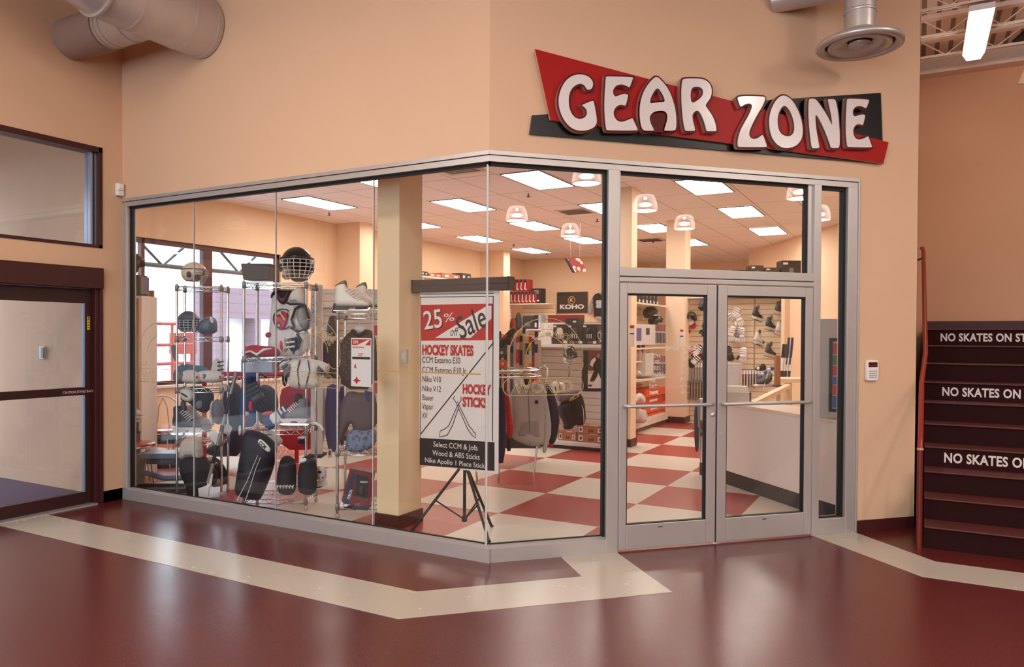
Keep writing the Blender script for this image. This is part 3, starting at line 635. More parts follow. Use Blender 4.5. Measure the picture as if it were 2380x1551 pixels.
mb=MB(); mb.box(.02,.05,0,.03,.30,5.4-(P.z-.14)); mb.build('hanger_bracket',DGREY,t)
P=atD(2366,196,7.2)
t=T('hanging_sign','beige hanging sign board cut off by the right edge of the photo','sign',(P.x,P.y,P.z),.2)
mb=MB(); mb.plate([(0,0),(.6,0),(.6,.22),(.075,.22)],-.01,.01); mb.build('board',PEACH2,t,bev=.002)
mb=MB(); mb.tube([(.3,0,.22),(.3,0,5.4-P.z)],.006,6); mb.build('hanger_rod',STEEL,t)
# ================================================================ HALL HIGH-BAY LAMPS
DOME=bpy.data.materials.new('ribbed_acrylic_dome'); DOME.use_nodes=True
nt=DOME.node_tree; n=nt.nodes; n.clear(); L=nt.links.new
o_=n.new('ShaderNodeOutputMaterial'); tr=n.new('ShaderNodeBsdfTransparent'); em=n.new('ShaderNodeEmission'); mx=n.new('ShaderNodeMixShader'); lw=n.new('ShaderNodeLayerWeight'); lw.inputs[0].default_value=.6
em.inputs[0].default_value=(1,.86,.78,1); em.inputs[1].default_value=9; L(lw.outputs['Facing'],mx.inputs[0]); L(tr.outputs[0],mx.inputs[1]); L(em.outputs[0],mx.inputs[2]); L(mx.outputs[0],o_.inputs[0])
BULB=mat('white_lamp_bulb',(255,250,244),.5,emit=30,ec=(255,240,226),noise=0)
def lamp(x,y,i):
    t=T('high_bay_lamp','clear domed high bay lamp hung from the hall ceiling','lamp',(x,y,4.62),0,'high bay lamps in the hall')
    mb=MB(); mb.lathe([(.13,.36),(.19,.34),(.235,.27),(.265,.16),(.28,.04),(.285,0)],24); mb.build('shade',DOME,t)
    mb=MB(); mb.lathe([(.0001,.40),(.11,.40),(.12,.38),(.12,.36),(.0001,.355)],20); mb.tube([(0,0,.4),(0,0,.79)],.02,8); mb.build('ballast_stem',STEEL,t)
    mb=MB(); mb.ell((0,0,.13),(.15,.15,.05),14,8); mb.build('bulb',BULB,t)
    mb=MB(); mb.lathe([(.283,-.004),(.292,0),(.283,.006)],24); mb.build('rim_ring',CHROME,t)
    ld=bpy.data.lights.new('lamp_light','AREA'); ld.shape='DISK'; ld.size=.5; ld.energy=LAMP_W*1.5; ld.color=(1,.93,.86)
    lo=bpy.data.objects.new('lamp_light',ld); COL.objects.link(lo); lo.parent=t; lo.location=(0,0,-.01)
    ld=bpy.data.lights.new('lamp_glow','POINT'); ld.energy=LAMP_W*.5; ld.color=(1,.93,.86); ld.shadow_soft_size=.03
    lo=bpy.data.objects.new('lamp_glow',ld); COL.objects.link(lo); lo.parent=t; lo.location=(0,0,.28)
i=0
for x in (-4.6,-1.2,2.2,5.6,9.1,12.4):
    for y in (-4.8,-1.4,2.0,5.4):
        if (x<2 and y>3): continue
        lamp(x,y,i); i+=1
# ================================================================ SHOP CEILING FITTINGS
TRM=bpy.data.materials.new('prismatic_troffer_lens'); TRM.use_nodes=True
nt=TRM.node_tree; n=nt.nodes; L=nt.links.new; b=n['Principled BSDF']; b.inputs['Base Color'].default_value=(.8,.75,.72,1)
tc=n.new('ShaderNodeTexCoord'); sp=n.new('ShaderNodeSeparateXYZ'); L(tc.outputs['Object'],sp.inputs[0])
def cell(o,p,wd):
    f=n.new('ShaderNodeMath'); f.operation='FLOORED_MODULO'; f.inputs[1].default_value=p; L(sp.outputs[o],f.inputs[0])
    l=n.new('ShaderNodeMath'); l.operation='LESS_THAN'; l.inputs[1].default_value=wd; L(f.outputs[0],l.inputs[0]); return l
mm=n.new('ShaderNodeMath'); mm.operation='MAXIMUM'; L(cell(0,.148,.014).outputs[0],mm.inputs[0]); L(cell(1,.101,.014).outputs[0],mm.inputs[1])
mr=n.new('ShaderNodeMapRange'); mr.inputs['To Min'].default_value=TROFFER; mr.inputs['To Max'].default_value=TROFFER*.03; L(mm.outputs[0],mr.inputs['Value'])
b.inputs['Emission Color'].default_value=(1,.925,.86,1); L(mr.outputs[0],b.inputs['Emission Strength'])
FIX=[(-9.33,9.02),(-9.33,11.68),(-9.33,14.33),(-9.33,16.98),(-7.24,8.0),(-7.24,10.32),(-7.24,13.05),(-7.24,15.65),(-5.15,9.04),(-5.15,11.74),(-5.15,14.46),(-5.15,17.17),(-3.13,10.58),(-3.13,13.2),(-3.13,15.95),(-1.1,9.6),(-1.1,12.2)]
CNM={0:'in the row along the window wall',1:'in the second row from the window wall',2:'in the third row from the window wall',3:'in the row beside the counter',4:'in the row along the right wall'}
rows={}
for x,y in FIX:
    k=min(range(5),key=lambda i:abs(x-(-9.33,-7.24,-5.15,-3.13,-1.1)[i])); j=rows.get(k,0); rows[k]=j+1
    t=T('troffer_light','bright ceiling light panel, %s from the front %s'%(('first','second','third','fourth')[j],CNM[k]),'light',(x,y,3.95),0,'shop ceiling light panels')
    mb=MB(); mb.box(.012,.595,.012,1.208,-.012,-.004); mb.build('lens',TRM,t)
    mb=MB(); mb.box(0,.607,0,.012,-.016,-.002); mb.box(0,.607,1.208,1.22,-.016,-.002); mb.box(0,.012,.012,1.208,-.016,-.002); mb.box(.595,.607,.012,1.208,-.016,-.002); mb.build('frame',DGREY,t)
for j,(x,y) in enumerate([(1062,392),(1338,492),(1512,558)]):
    P=atG(x,y,3.95)
    t=T('ceiling_vent','square slotted air vent in the shop ceiling, '+('nearest the front corner','midway behind the left angled pane','above the middle column')[j],'vent',(P.x,P.y,3.95),0,'shop ceiling vents')
    mb=MB(); mb.box(-.3,.3,-.3,.3,-.008,-.002); mb.build('plate',CEILT if 0 else mat('vent_plate',(196,178,166),.6),t)
    mb=MB()
    for k in range(6): mb.box(-.24,.24,-.22+.08*k,-.20+.08*k+.015,-.014,-.006)
    mb.build('slot',DGREY,t)
for j,(x,y) in enumerate([(1228,457),(1388,515),(765,500),(1194,572),(1270,592),(1518,563)]):
    P=atG(x,y,3.9)
    t=T('sprinkler_head','small dark ceiling sprinkler head, '+('by the nearest lit panel','beyond the middle ceiling vent','above the wire racks','over the hanging banner','by the hanging poster','beside the middle column')[j],'sprinkler',(P.x,P.y,3.95),0,'ceiling sprinklers')
    mb=MB(); mb.tube([(0,0,0),(0,0,-.05)],.012,8); mb.build('stem',DGREY,t)
    mb=MB(); mb.lathe([(.0001,-.05),(.035,-.052),(.035,-.058),(.0001,-.06)],12); mb.build('deflector',DGREY,t)
# ================================================================ SHOP WINDOW AND OUTSIDE
W6=SE('window_6',(-10.43,0,0))
mb=MB()
mb.box(-.12,-.04,5.6,5.68,.88,3.17); mb.box(-.12,-.04,10.0,10.08,.88,3.17); mb.box(-.12,-.04,5.6,10.08,3.09,3.17); mb.box(-.12,-.04,5.6,10.08,.88,.94); mb.box(-.14,-.04,7.28,7.34,.88,3.17); mb.box(-.13,-.03,8.40,8.58,.88,3.1)
mb.build('window_frame',mat('maroon_window_frame',(80,32,32),.45),W6,bev=.003)
mb=MB(); mb.box(-.086,-.078,5.68,10.0,.94,3.09); mb.build('glass_pane',GLASS,W6)
mb=MB(); mb.box(-.03,.10,5.6,10.1,.84,.88); mb.build('window_sill',OFFW,W6,bev=.004)
SNOW=mat('snowy_ground',(200,200,206),.9)
mb=MB(); mb.box(-60,-10.6,-30,60,-.3,-.05); ST(mb,'ground',SNOW)
RO=mat('red_outdoor_steel',(150,52,46),.5); DO=mat('dark_canopy_steel',(34,30,32),.5)
t=T('canopy_truss','dark steel canopy truss outside the shop window','truss',(-12.6,0,0))
mb=MB(); mb.tube([(0,6.0,2.98),(0,13,2.98)],.045,8); mb.build('bottom_chord',DO,t)
mb=MB(); mb.tube([(0,6.0,3.75),(0,13,3.75)],.045,8); mb.build('top_chord',DO,t)
mb=MB()
for k,y in enumerate((7.4,9.2,11.0)): mb.tube([(0,y-.9,3.75),(0,y,2.98),(0,y+.9,3.75)],.03,8)
mb.build('web_brace',DO,t)
mb=MB(); mb.box(-.1,.1,5.95,6.15,-.05,3.75); mb.box(-.1,.1,12.9,13.1,-.05,3.75); mb.build('support_post',RO,t)
t=T('outdoor_fence','red steel railing outside the window','railing',(-14,0,-.05))
mb=MB()
for z in (.3,1.1,1.5,1.95): mb.tube([(0,8.2,z),(0,11,z)],.035,8)
mb.build('rail',RO,t)
for y in (8.2,9.1,9.6,10.02,10.45,11):
    mb=MB(); mb.tube([(0,y,0),(0,y,1.97)],.03,8); mb.build('post',RO,t)
t=T('outdoor_board','red board on two posts behind the railing outside','board',(-14.6,11.18,-.05))
mb=MB(); mb.box(-.03,.03,-.34,.34,1.28,1.76); mb.build('board_panel',RO,t,bev=.01)
for y in (-.2,.24): mb=MB(); mb.tube([(0,y,0),(0,y,1.3)],.05,8); mb.build('post',RO,t)
mb=MB(); mb.box(-13.0,-12.8,-6,2.6,-.05,3.2); ST(mb,'wall_glare_dimmer',mat('blue_grey_dimmer',(112,120,138),.8))  # unseen wall added outside to dim the sky reflected in the glass
SIDING=zlines('mauve_siding',(122,100,110),(100,80,90),.3,.02)
t=T('neighbour_building','mauve sided building with white openings outside the window','building',(-19,17.6,-.05))
mb=MB(); mb.box(-1,0,-1.9,8,2.25,3.2); mb.box(-1,0,-1.9,-1.5,0,2.25); mb.box(-1,0,-.35,-.1,0,2.25); mb.box(-1,0,1.2,8,0,2.25); mb.build('wall',SIDING,t)
for y in (-1.5,-.1):
    mb=MB(); mb.box(-.6,-.5,y,y+1.25,0,2.25); mb.build('window',mat('bright_opening',(240,240,244),.5),t)
t=T('bare_tree','pale leafless tree outside the window behind the railing','tree',(-22,14.4,-.05)); mb=MB()
def br_(p,d,l,r,k):
    q=p+d*l; mb.tube([p,q],[r,r*.7],5,cap=False)
    if k:
        for _ in range(3): br_(q,(d+Vector((random.uniform(-.7,.7),random.uniform(-.7,.7),random.uniform(-.1,.5)))).normalized(),l*.72,r*.6,k-1)
br_(Vector((0,0,0)),Vector((0,0,1)),1.1,.06,4); mb.build('branches',mat('pale_bark',(84,80,86),.8),t)
# ================================================================ GOODS: builders
class It:
    """a thing standing at a point of the shop floor area, turned to face the front windows"""
    def __init__(s,name,label,cat,px,py,d,group=None,rz=None):
        s.k=d/FPX; s.px=px; s.py=py; s.P=atD(px,py,d)
        s.t=T(name,label,cat,s.P,YAW if rz is None else rz,group)
    def q(s,pts): return [((x-s.px)*s.k,(s.py-y)*s.k) for x,y in pts]
    def puff(s,name,m,pts,T_,y=0,**kw):
        par=kw.pop('par',None) or s.t
        mb=MB(); mb.puff(s.q(pts),T_,y,**kw); return mb.build(name,m,par)
    def plate(s,name,m,pts,y0,y1,par=None,bev=0):
        mb=MB(); mb.plate(s.q(pts),y0,y1); return mb.build(name,m,par or s.t,bev=bev)
    def box(s,name,m,x0,x1,ya,yb,y0,y1,par=None,bev=0):
        mb=MB(); (a,b),(c,e)=s.q([(x0,yb),(x1,ya)]); mb.box(a,c,y0,y1,b,e); return mb.build(name,m,par or s.t,bev=bev)
    def tube(s,name,m,pts,r,y=0,n=8,par=None):
        mb=MB(); mb.tube([(a,y,b) for a,b in s.q(pts)],r,n); return mb.build(name,m,par or s.t)
    def text(s,name,m,t,x,yb,hpx,y,align='l',par=None,**kw):
        mb=MB(); (a,b),=s.q([(x,yb)]); mb.text(t,a,b,hpx*s.k/.7,0,align,y=y,**kw); return mb.build(name,m,par or s.t)
def single(name,label,cat,px,py,d,m,fn,group=None,rz=None,bev=0):
    mb=MB(); fn(mb,d/FPX); o=mb.build(name,m,None,atD(px,py,d),YAW if rz is None else rz,bev); return tag(o,label,cat,group)
def wire_rack(label,loc,rz,w,dep,H,zs):
    t=T('wire_rack',label,'rack',loc,rz,'chrome wire racks')
    for x in (0,w):
        for y in (0,dep):
            mb=MB(); mb.tube([(x,y,.03),(x,y,H)],.0125,10); o=mb.build('post',CHROME,t)
            mb=MB(); mb.lathe([(.0001,H+.012),(.014,H+.008),(.015,H-.02),(.0125,H-.02)],10,c=(x,y,0)); mb.build('post_cap',WHITE,o)
            mb=MB(); mb.lathe([(.0125,.05),(.018,.04),(.018,.015),(.01,0)],10,c=(x,y,0)); mb.build('foot',STEEL,o)
            mb=MB()
            for z in zs: mb.lathe([(.0125,z+.012),(.019,z+.005),(.02,z-.05),(.0125,z-.055)],10,c=(x,y,0))
            mb.build('shelf_collar',mat('silver_grey_collar',(138,134,130),.35,.4),o)
    for z in zs:
        mb=MB(); r=.0032
        for zz in (z,z-.042): mb.tube([(0,0,zz),(w,0,zz),(w,dep,zz),(0,dep,zz)],.0042,6,closed=True)
        def zig(p,q,n):
            pts=[]
            for i in range(2*n+1): pts.append(tuple(Vector(p).lerp(Vector(q),i/(2*n))+Vector((0,0,-.042 if i%2 else 0))))
            mb.tube(pts,r,5)
        zig((0,0,z),(w,0,z),max(4,int(w/.085))); zig((w,0,z),(w,dep,z),4); zig((0,0,z),(0,dep,z),4); zig((0,dep,z),(w,dep,z),max(4,int(w/.085)))
        n=int(w/.024)
        for i in range(1,n): mb.tube([(w*i/n,0,z),(w*i/n,dep,z)],.0022,4,cap=False)
        mb.build('wire_shelf',CHROME,t)
    return t
SK_BOOT=[(.005,.085),(-.006,.15),(.012,.22),(.004,.31),(.05,.325),(.108,.315),(.118,.255),(.16,.205),(.225,.175),(.285,.150),(.312,.118),(.308,.085)]
def skate(label,loc,rz,s,mats,group=None,name='hockey_skate',flip=False):
    boot,toe,lace,hold,blade=mats
    t=T(name,label,'skate',loc,rz,group); f=-1 if flip else 1
    S=lambda P:[(f*x*s,z*s) for x,z in P]
    mb=MB(); mb.puff(S(SK_BOOT),.042*s,res=11,R=.05*s,smooth=2); mb.build('boot',boot,t)
    mb=MB(); mb.puff(S([(.235,.085),(.235,.172),(.285,.156),(.318,.12),(.312,.083)]),.046*s,res=7,R=.04*s,smooth=1); mb.build('toe_cap',toe,t)
    mb=MB(); mb.puff(S([(.085,.30),(.09,.375),(.135,.385),(.15,.33),(.155,.26),(.12,.24)]),.03*s,res=7,R=.03*s); mb.build('tongue',toe,t)
    mb=MB()
    for i in range(6):
        a=(.128+.019*i,.262-.0165*i); mb.tube([(f*(a[0]-.035)*s,-.043*s,(a[1]-.018)*s),(f*a[0]*s,-.03*s,(a[1]+.012)*s),(f*(a[0]+.012)*s,0,(a[1]+.02)*s),(f*a[0]*s,.03*s,(a[1]+.012)*s)],.0055*s,5)
    mb.build('laces',lace,t)
    mb=MB(); mb.plate(chaikin(S([(-.005,.088),(.31,.088),(.305,.06),(.285,.03),(.20,.028),(.185,.058),(.12,.058),(.105,.028),(.02,.028),(.005,.055)]),1),-.014*s,.014*s); mb.build('blade_holder',hold,t)
    mb=MB(); mb.plate(chaikin(S([(-.015,.03),(.31,.03),(.325,.02),(.30,.002),(.0,.0),(-.02,.012)]),1),-.0025*s,.0025*s); mb.build('blade',blade,t)
    return t
def helmet(label,loc,rz,s,shellm,cagem,face='x',group=None,cage=True,strap=True):
    t=T('hockey_helmet',label,'helmet',loc,rz,group)
    mb=MB(); mb.ell((0,0,.125*s),(.145*s,.115*s,.125*s),24,14,fn=lambda x,y,z: None if (z<-.02*s and x>.03*s) or z<-.105*s or (z<.035*s and x>.115*s) else 0); o=mb.build('shell',shellm,t)
    md=o.modifiers.new('thickness','SOLIDIFY'); md.thickness=.008*s; md.offset=-1
    mb=MB(); mb.tube([(.118*s*math.cos(a)*1.22,.117*s*math.sin(a),.165*s) for a in [2*PI*i/28 for i in range(28)]],.004*s,6,closed=True); mb.build('shell_ridge',DGREY,t)
    mb=MB()
    for y in (-.112,.112): mb.ell((-.01*s,y*s,.10*s),(.03*s,.012*s,.035*s),10,6)
    mb.build('ear_guard',DGREY,t)
    if cage:
        mb=MB()
        for j in range(6):
            z=(.15-.026*j)*s; R=(.152 if j<3 else .152-.014*(j-2))*s
            mb.tube([(R*math.cos(a)*1.02,R*.82*math.sin(a),z) for a in [-1.25+2.5*i/12 for i in range(13)]],.0028*s,5)
        for i in range(7):
            a=-1.05+2.1*i/6
            mb.tube([((.152 if j<3 else .152-.014*(j-2))*s*math.cos(a)*1.02,(.152 if j<3 else .152-.014*(j-2))*.82*s*math.sin(a),(.15-.026*j)*s) for j in range(6)],.0028*s,5)
        mb.build('cage',cagem,t)
    return t
def carton(label,loc,rz,w,d,h,m,decals=(),group=None,name='box',lid=None,cat='box'):
    t=T(name,label,cat,loc,rz,group)
    mb=MB(); mb.box(-w/2,w/2,0,d,0,h); mb.build('carton',m,t,bev=.003,bseg=1)
    if lid: mb=MB(); mb.box(-w/2-.003,w/2+.003,-.003,d+.003,h*.72,h+.004); mb.build('lid',lid,t)
    for x,z,a,b,dm in decals:
        mb=MB(); mb.box(x*w-a*w/2,x*w+a*w/2,-.0052,-.0005,z*h-b*h/2,z*h+b*h/2); mb.build('printed_label',dm,t)
    return t
JER=[(-.11,1),(-.27,.95),(-.42,.62),(-.47,.22),(-.36,.19),(-.285,.58),(-.27,.0),(.27,0),(.285,.58),(.36,.19),(.47,.22),(.42,.62),(.27,.95),(.11,1),(0,.955)]
def jersey(name,label,cat,loc,rz,w,h,mats,fn=None,group=None,thick=.06,wav=.012,logo=None):
    t=T(name,label,cat,loc,rz,group)
    mb=MB(); mb.puff([(x*w,z*h) for x,z in JER],thick,res=16,R=.07,fn=fn,wav=wav,wk=14); mb.build('body',mats,t)
    mb=MB(); mb.tube([(-.11*w,-.01,h*.985),(-.05*w,-.035,h*.95),(.05*w,-.035,h*.95),(.11*w,-.01,h*.985),(0,.03,h*1.0)],.012,6,closed=True); mb.build('collar',mats[-1],t)
    return t
def glove(label,loc,rz,s,m1,m2,m3,group=None,tilt=0):
    t=T('hockey_glove',label,'glove',loc,rz,group); t.rotation_euler.y=tilt
    mb=MB(); mb.puff([(-.06*s,.13*s),(-.055*s,.25*s),(.055*s,.25*s),(.065*s,.13*s)],.04*s,res=7,R=.035*s); mb.build('cuff',m1,t)
    mb=MB()
    for z in (.15,.185,.22): mb.tube([(-.056*s,-.036*s,z*s),(.056*s,-.036*s,z*s)],.010*s,6)
    mb.build('cuff_roll',m2,t)
    mb=MB(); mb.puff([(-.055*s,.145*s),(-.06*s,.06*s),(.055*s,.06*s),(.06*s,.145*s)],.04*s,res=7,R=.03*s); mb.build('back_pad',m2,t)
    for i in range(4):
        x=(-.043+.029*i)*s; mb=MB(); mb.tube([(x,-.005*s,.07*s),(x,-.016*s,.03*s),(x,.0,-.01*s+(.012*s if i in(0,3) else 0))],[.016*s,.016*s,.012*s],8); mb.build('finger',m1,t)
    mb=MB(); mb.tube([(-.06*s,0,.10*s),(-.085*s,-.012*s,.06*s),(-.09*s,-.016*s,.03*s)],[.02*s,.019*s,.013*s],8); mb.build('thumb',m3,t)
    return t
CAGEW=mat('white_wire_cage',(222,218,214),.35); CAGEC=mat('silver_wire_cage',(170,168,166),.3,.7)
IVORY=mat('ivory_gloss_shell',(222,206,186),.25,spec=.6); BLKSH=mat('black_gloss_shell',(28,27,29),.25,spec=.6); BGREY=mat('blue_grey_shell',(84,90,104),.4)
SLATE=mat('slate_blue_fabric',(92,116,138),.85); PADW=mat('off_white_padding',(214,206,200),.7)
# ================================================================ WIRE RACKS
RZ=math.radians(30)
RA=Vector((-6.333,5.306,0)); ca,sa=math.cos(math.radians(36)),math.sin(math.radians(36))
wire_rack('narrow chrome wire rack nearest the left end of the window',RA-Vector((.44*ca,.44*sa,0)),math.radians(36),.44,.27,2.2,[2.185,1.66,1.13,.585])
RB=Vector((-5.138,5.29,0)); cb,sb=math.cos(RZ),math.sin(RZ)
wire_rack('wide chrome wire rack in the middle holding the goalie mask',RB-Vector((.59*cb,.59*sb,0)),RZ,.59,.40,2.2,[2.185,1.475,.775,.11])
RC=Vector((-4.662,5.199,0))
wire_rack('low chrome wire rack beside the cream column',RC,RZ,.43,.36,1.91,[1.885,.63,.13])
# ---- on and around the first rack (distance about 7.8)
d=7.85
helmet('ivory hockey helmet with wire cage on top of the narrow rack',atD(451,660,d),YAW,.92,IVORY,CAGEC)
helmet('dark helmet with white wire cage on the second shelf of the narrow rack',atD(438,778,d),YAW-.9,1.0,BGREY,CAGEW)
I=It('shoulder_pad','grey moulded shoulder pad beside the caged helmet on the narrow rack','pad',482,778,d)
I.puff('shell',BGREY,[(460,778),(462,752),(476,738),(498,736),(505,752),(503,778)],.09,R=.07)
I.puff('strap_tab',WHITE,[(494,735),(503,740),(504,752),(496,750)],.02,-.085,res=5)
I=It('elbow_guard','grey elbow guard strap hung on the left post of the narrow rack','pad',408,826,7.7)
I.puff('pad',GREYP,[(400,806),(408,800),(416,815),(419,838),(411,842),(404,828)],.03,-.03)
I=It('folded_shirt','slate blue folded shirt on the third shelf of the narrow rack','shirt',440,893,d+.02)
I.puff('cloth',SLATE,[(400,893),(398,862),(415,846),(440,848),(470,852),(486,862),(484,893)],.07,.05,wav=.012)
for j,(pts,l) in enumerate([([(421,872),(432,860),(455,860),(470,872),(470,890),(440,892),(424,886)],'white elbow pad with grey opening at the left of the third shelf'),([(456,866),(480,860),(512,862),(520,874),(514,890),(470,890),(458,882)],'white shin pad with red badge at the right of the third shelf')]):
    I=It('elbow_pad' if j==0 else 'knee_pad',l,'pad',470,892,7.62+.02*j)
    o=I.puff('pad_shell',PADW,pts,.05,-.03+.02*j,R=.05,smooth=2)
    cx=428 if j==0 else 480
    I.puff('opening' if j==0 else 'grey_panel',GREYP,[(cx-6,868),(cx+4,864),(cx+8,876),(cx,886),(cx-6,880)],.02,-.065+.02*j,res=5)
    I.puff('red_badge',RED,[(cx+34,873),(cx+39,873),(cx+39,880),(cx+34,880)],.008,-.075+.02*j,res=4)
I=It('shin_guard','tall white shin guard with dark straps at the right end of the third shelf','pad',508,888,7.7)
I.puff('shell',PADW,[(488,880),(492,850),(500,832),(512,836),(520,862),(522,888),(505,890)],.05,.0,smooth=2)
mbx=MB(); [mbx.tube([(a,-.05,b) for a,b in I.q([(510,842+9*j),(524,840+9*j)])],.008,6) for j in range(4)]; mbx.build('strap',BLACKF,I.t)
I=It('shoulder_pads','black and white shoulder pad hanging under the third shelf of the narrow rack','pad',460,962,7.75)
I.puff('pad_body',BLACKF,[(420,922),(432,902),(458,898),(486,902),(498,918),(494,945),(478,962),(458,955),(440,936),(424,934)],.08,0,R=.07)
I.puff('white_disc',PADW,[(427,903),(442,899),(458,911),(458,926),(448,934),(432,930),(426,916)],.05,-.07,R=.04,smooth=2)
I.puff('grey_panel',GREYP,[(462,930),(480,928),(476,950),(460,948)],.03,-.07,res=6)
I.puff('disc_mark',BLACK,[(433,909),(448,917),(450,924),(442,922),(432,914)],.006,-.118,res=6)
I=It('knee_guard','oval dark grey knee guard with white edge hanging at the right of the narrow rack','pad',508,990,7.66)
I.puff('cup',GREYP,[(495,935),(508,925),(520,938),(524,962),(514,988),(500,984),(493,960)],.06,-.02,R=.05,smooth=2)
I.puff('white_edge',PADW,[(489,935),(497,930),(492,960),(500,986),(492,992),(486,965)],.05,0,res=7)
skm=(BLKSH,GREYP,WHITE,PADW,CHROME)
skate('black skate with white laces on the fourth shelf of the narrow rack',atD(401,1012,7.72),YAW,.96,(mat('black_and_silver_boot',(46,42,46),.5),DGREY,WHITE,PADW,CHROME))
skate('white skate behind the black one on the fourth shelf of the narrow rack',atD(430,1006,7.95),YAW+.15,.92,(PADW,PADW,WHITE,PADW,CHROME))
for j,(pts,l,dd) in enumerate([([(482,1006),(499,998),(512,1016),(506,1042)],'white price card hanging at the right of the fourth shelf',7.6),([(522,990),(528,984),(540,994),(534,1012),(520,1008)],'small cream swing tag behind the hockey stick',7.8)]):
    I=It('price_tag',l,'tag',pts[0][0],pts[0][1],dd); I.plate('card',PAPER,pts,-.002,.002)
    I.tube('string',WHITE,[pts[0],(pts[0][0]+2,pts[0][1]-14)],.0015)
I=It('hockey_pants','beige topped black hockey pants hanging below the fourth shelf','pants',448,1172,7.62)
I.puff('legs',[BLACKF,mat('dark_blue_nylon',(48,62,92),.7)],[(418,1062),(476,1056),(484,1078),(502,1092),(506,1118),(492,1132),(478,1128),(468,1172),(440,1172),(434,1130),(420,1100)],.11,0,R=.09,fn=None,wav=.01)
I.puff('waist',BEIGE,[(428,1016),(466,1012),(472,1040),(472,1068),(448,1060),(420,1070),(418,1048)],.10,-.012,R=.08)
I.puff('waist_band',mat('cream_knit',(186,178,168),.9),[(422,1040),(470,1034),(471,1050),(420,1056)],.10,-.03,R=.06,res=8)
I.text('brand_line',BLACK,'PRO',440,1056,4,-.12,'l',sx=1.6)
I=It('goalie_bag','black bag with yellow rim and beige base on the floor behind the stick','bag',508,1130,7.95)
I.puff('bag_body',BLACKF,[(480,1072),(492,1062),(508,1066),(524,1090),(530,1110),(526,1130),(488,1126),(478,1100)],.1,0,R=.08)
I.puff('beige_base',BEIGE,[(494,1110),(520,1100),(526,1128),(492,1132)],.08,-.04,res=7)
I.puff('white_crown',PADW,[(480,1068),(490,1058),(504,1060),(506,1072),(482,1076)],.06,-.06,res=7)
I.tube('yellow_rim',YELLOW,[(480,1098),(478,1082),(490,1078),(506,1076),(512,1072)],.012,-.10)
I=It('goalie_stick','silver and black goalie stick with white blade leaning on the narrow rack','stick',486,1158,7.55)
I.tube('shaft',[mat('silver_shaft',(150,146,142),.35,.3)],[(486,1122),(552,862)],.018,-.03,6)
for a,b in ((.18,.34),(.46,.52),(.62,.80)):
    p=lambda t:(486+66*t,1122-260*t); I.tube('shaft_wrap',BLACK,[p(a),p(b)],.019,-.031,6)
I.plate('blade',WHITEF,[(480,1128),(492,1124),(488,1152),(482,1160),(466,1156),(464,1134)],-.045,-.02,bev=.006)
I.plate('paddle',WHITEF,[(484,1128),(488,1098),(498,1100),(494,1130)],-.04,-.02,bev=.004)
for j in range(3):
    pass
# ---- second rack (distance about 7.1)
d=7.28
def bin_(mb,k): mb.hexa([(-30*k,-.13),(28*k,-.13),(28*k,.13),(-30*k,.13)],[(-34*k,-.15),(34*k,-.15),(34*k,.15),(-34*k,.15)],0,37*k)
single('display_bin','dark tapered bin standing on top of the wide rack','bin',606,653,d+.15,DGREY,bin_,bev=.004)
t=helmet('white and black goalie mask with wire cage on top of the wide rack',atD(690,655,d),YAW-1.15,1.36,BLKSH,CAGEW)
I=It('goalie_mask_shell','x','mask',668,654,d-.02); bpy.data.objects.remove(I.t)
mb=MB(); mb.puff([(-.145,.02),(-.15,.12),(-.10,.2),(-.04,.215),(-.06,.12),(-.05,.02)],.10,.0,R=.08); o=mb.build('white_back_plate',IVORY,t); o.rotation_euler.z=1.15
mb=MB(); mb.ell((-.10,-.105,.05),(.012,.006,.012),10,6); o=mb.build('round_badge',mat('brown_badge',(140,96,80),.5),t); o.rotation_euler.z=1.15
mb=MB(); mb.puff([(-.05,-.0),(-.07,.07),(-.02,.10),(.09,.08),(.12,.02),(.06,-.005)],.13,.0,R=.1); o=mb.build('chin_guard',BLKSH,t); o.rotation_euler.z=1.15
W_=1
I=It('hockey_jersey','white hockey jersey with red devil letter logo hanging behind the wide rack','jersey',664,838,7.62)
def jf(x,z): 
    return 1 if (z>.56 and abs(x)>.06 and z>.60) or (z>.57 and abs(x)<.075 and z>.57+abs(x)*0) else 0
I.puff('body',[WHITEF,BLACKF],[(632,686),(650,672),(664,676),(690,672),(704,682),(712,740),(716,838),(620,838),(624,780),(630,720)],.05,0,R=.05,res=12,wav=.01,wk=18)
I.puff('black_yoke',BLACKF,[(630,694),(633,680),(648,672),(690,672),(700,680),(690,684),(676,690),(668,704),(660,704),(650,690),(640,686),(636,694)],.055,-.012,res=10,R=.03)
I.puff('red_collar_v',MAROON,[(640,684),(650,676),(660,694),(672,676),(680,678),(668,708),(656,708)],.02,-.062,res=8,R=.02)
LO=MB(); cx,cy=662,742
LO.tube([(a,-.066,b) for a,b in I.q([(cx+22*math.cos(a),cy-23*math.sin(a)) for a in [.9+4.6*i/20 for i in range(21)]])],.006,6); LO.build('logo_ring',BLACK,I.t)
I.puff('logo_letter',RED,[(640,744),(648,732),(654,730),(664,748),(668,742),(658,730),(656,724),(664,724),(668,728),(674,726),(672,748),(664,766),(656,768),(650,764),(656,758),(652,750),(648,756),(642,758)],.012,-.062,res=12,R=.012,smooth=1)
I.puff('hem_stripe',RED,[(618,778),(624,772),(634,774),(632,784),(622,786)],.03,-.04,res=5)
I.puff('hem_band',REDF,[(660,778),(714,778),(716,790),(660,790)],.05,-.012,res=8)
I=It('goalie_leg_pad','tall white goalie leg pad with black trim standing on the wide rack','pad',704,822,7.14)
I.puff('lower_pad',PADW,[(686,768),(720,762),(722,822),(690,822)],.10,0,R=.06)
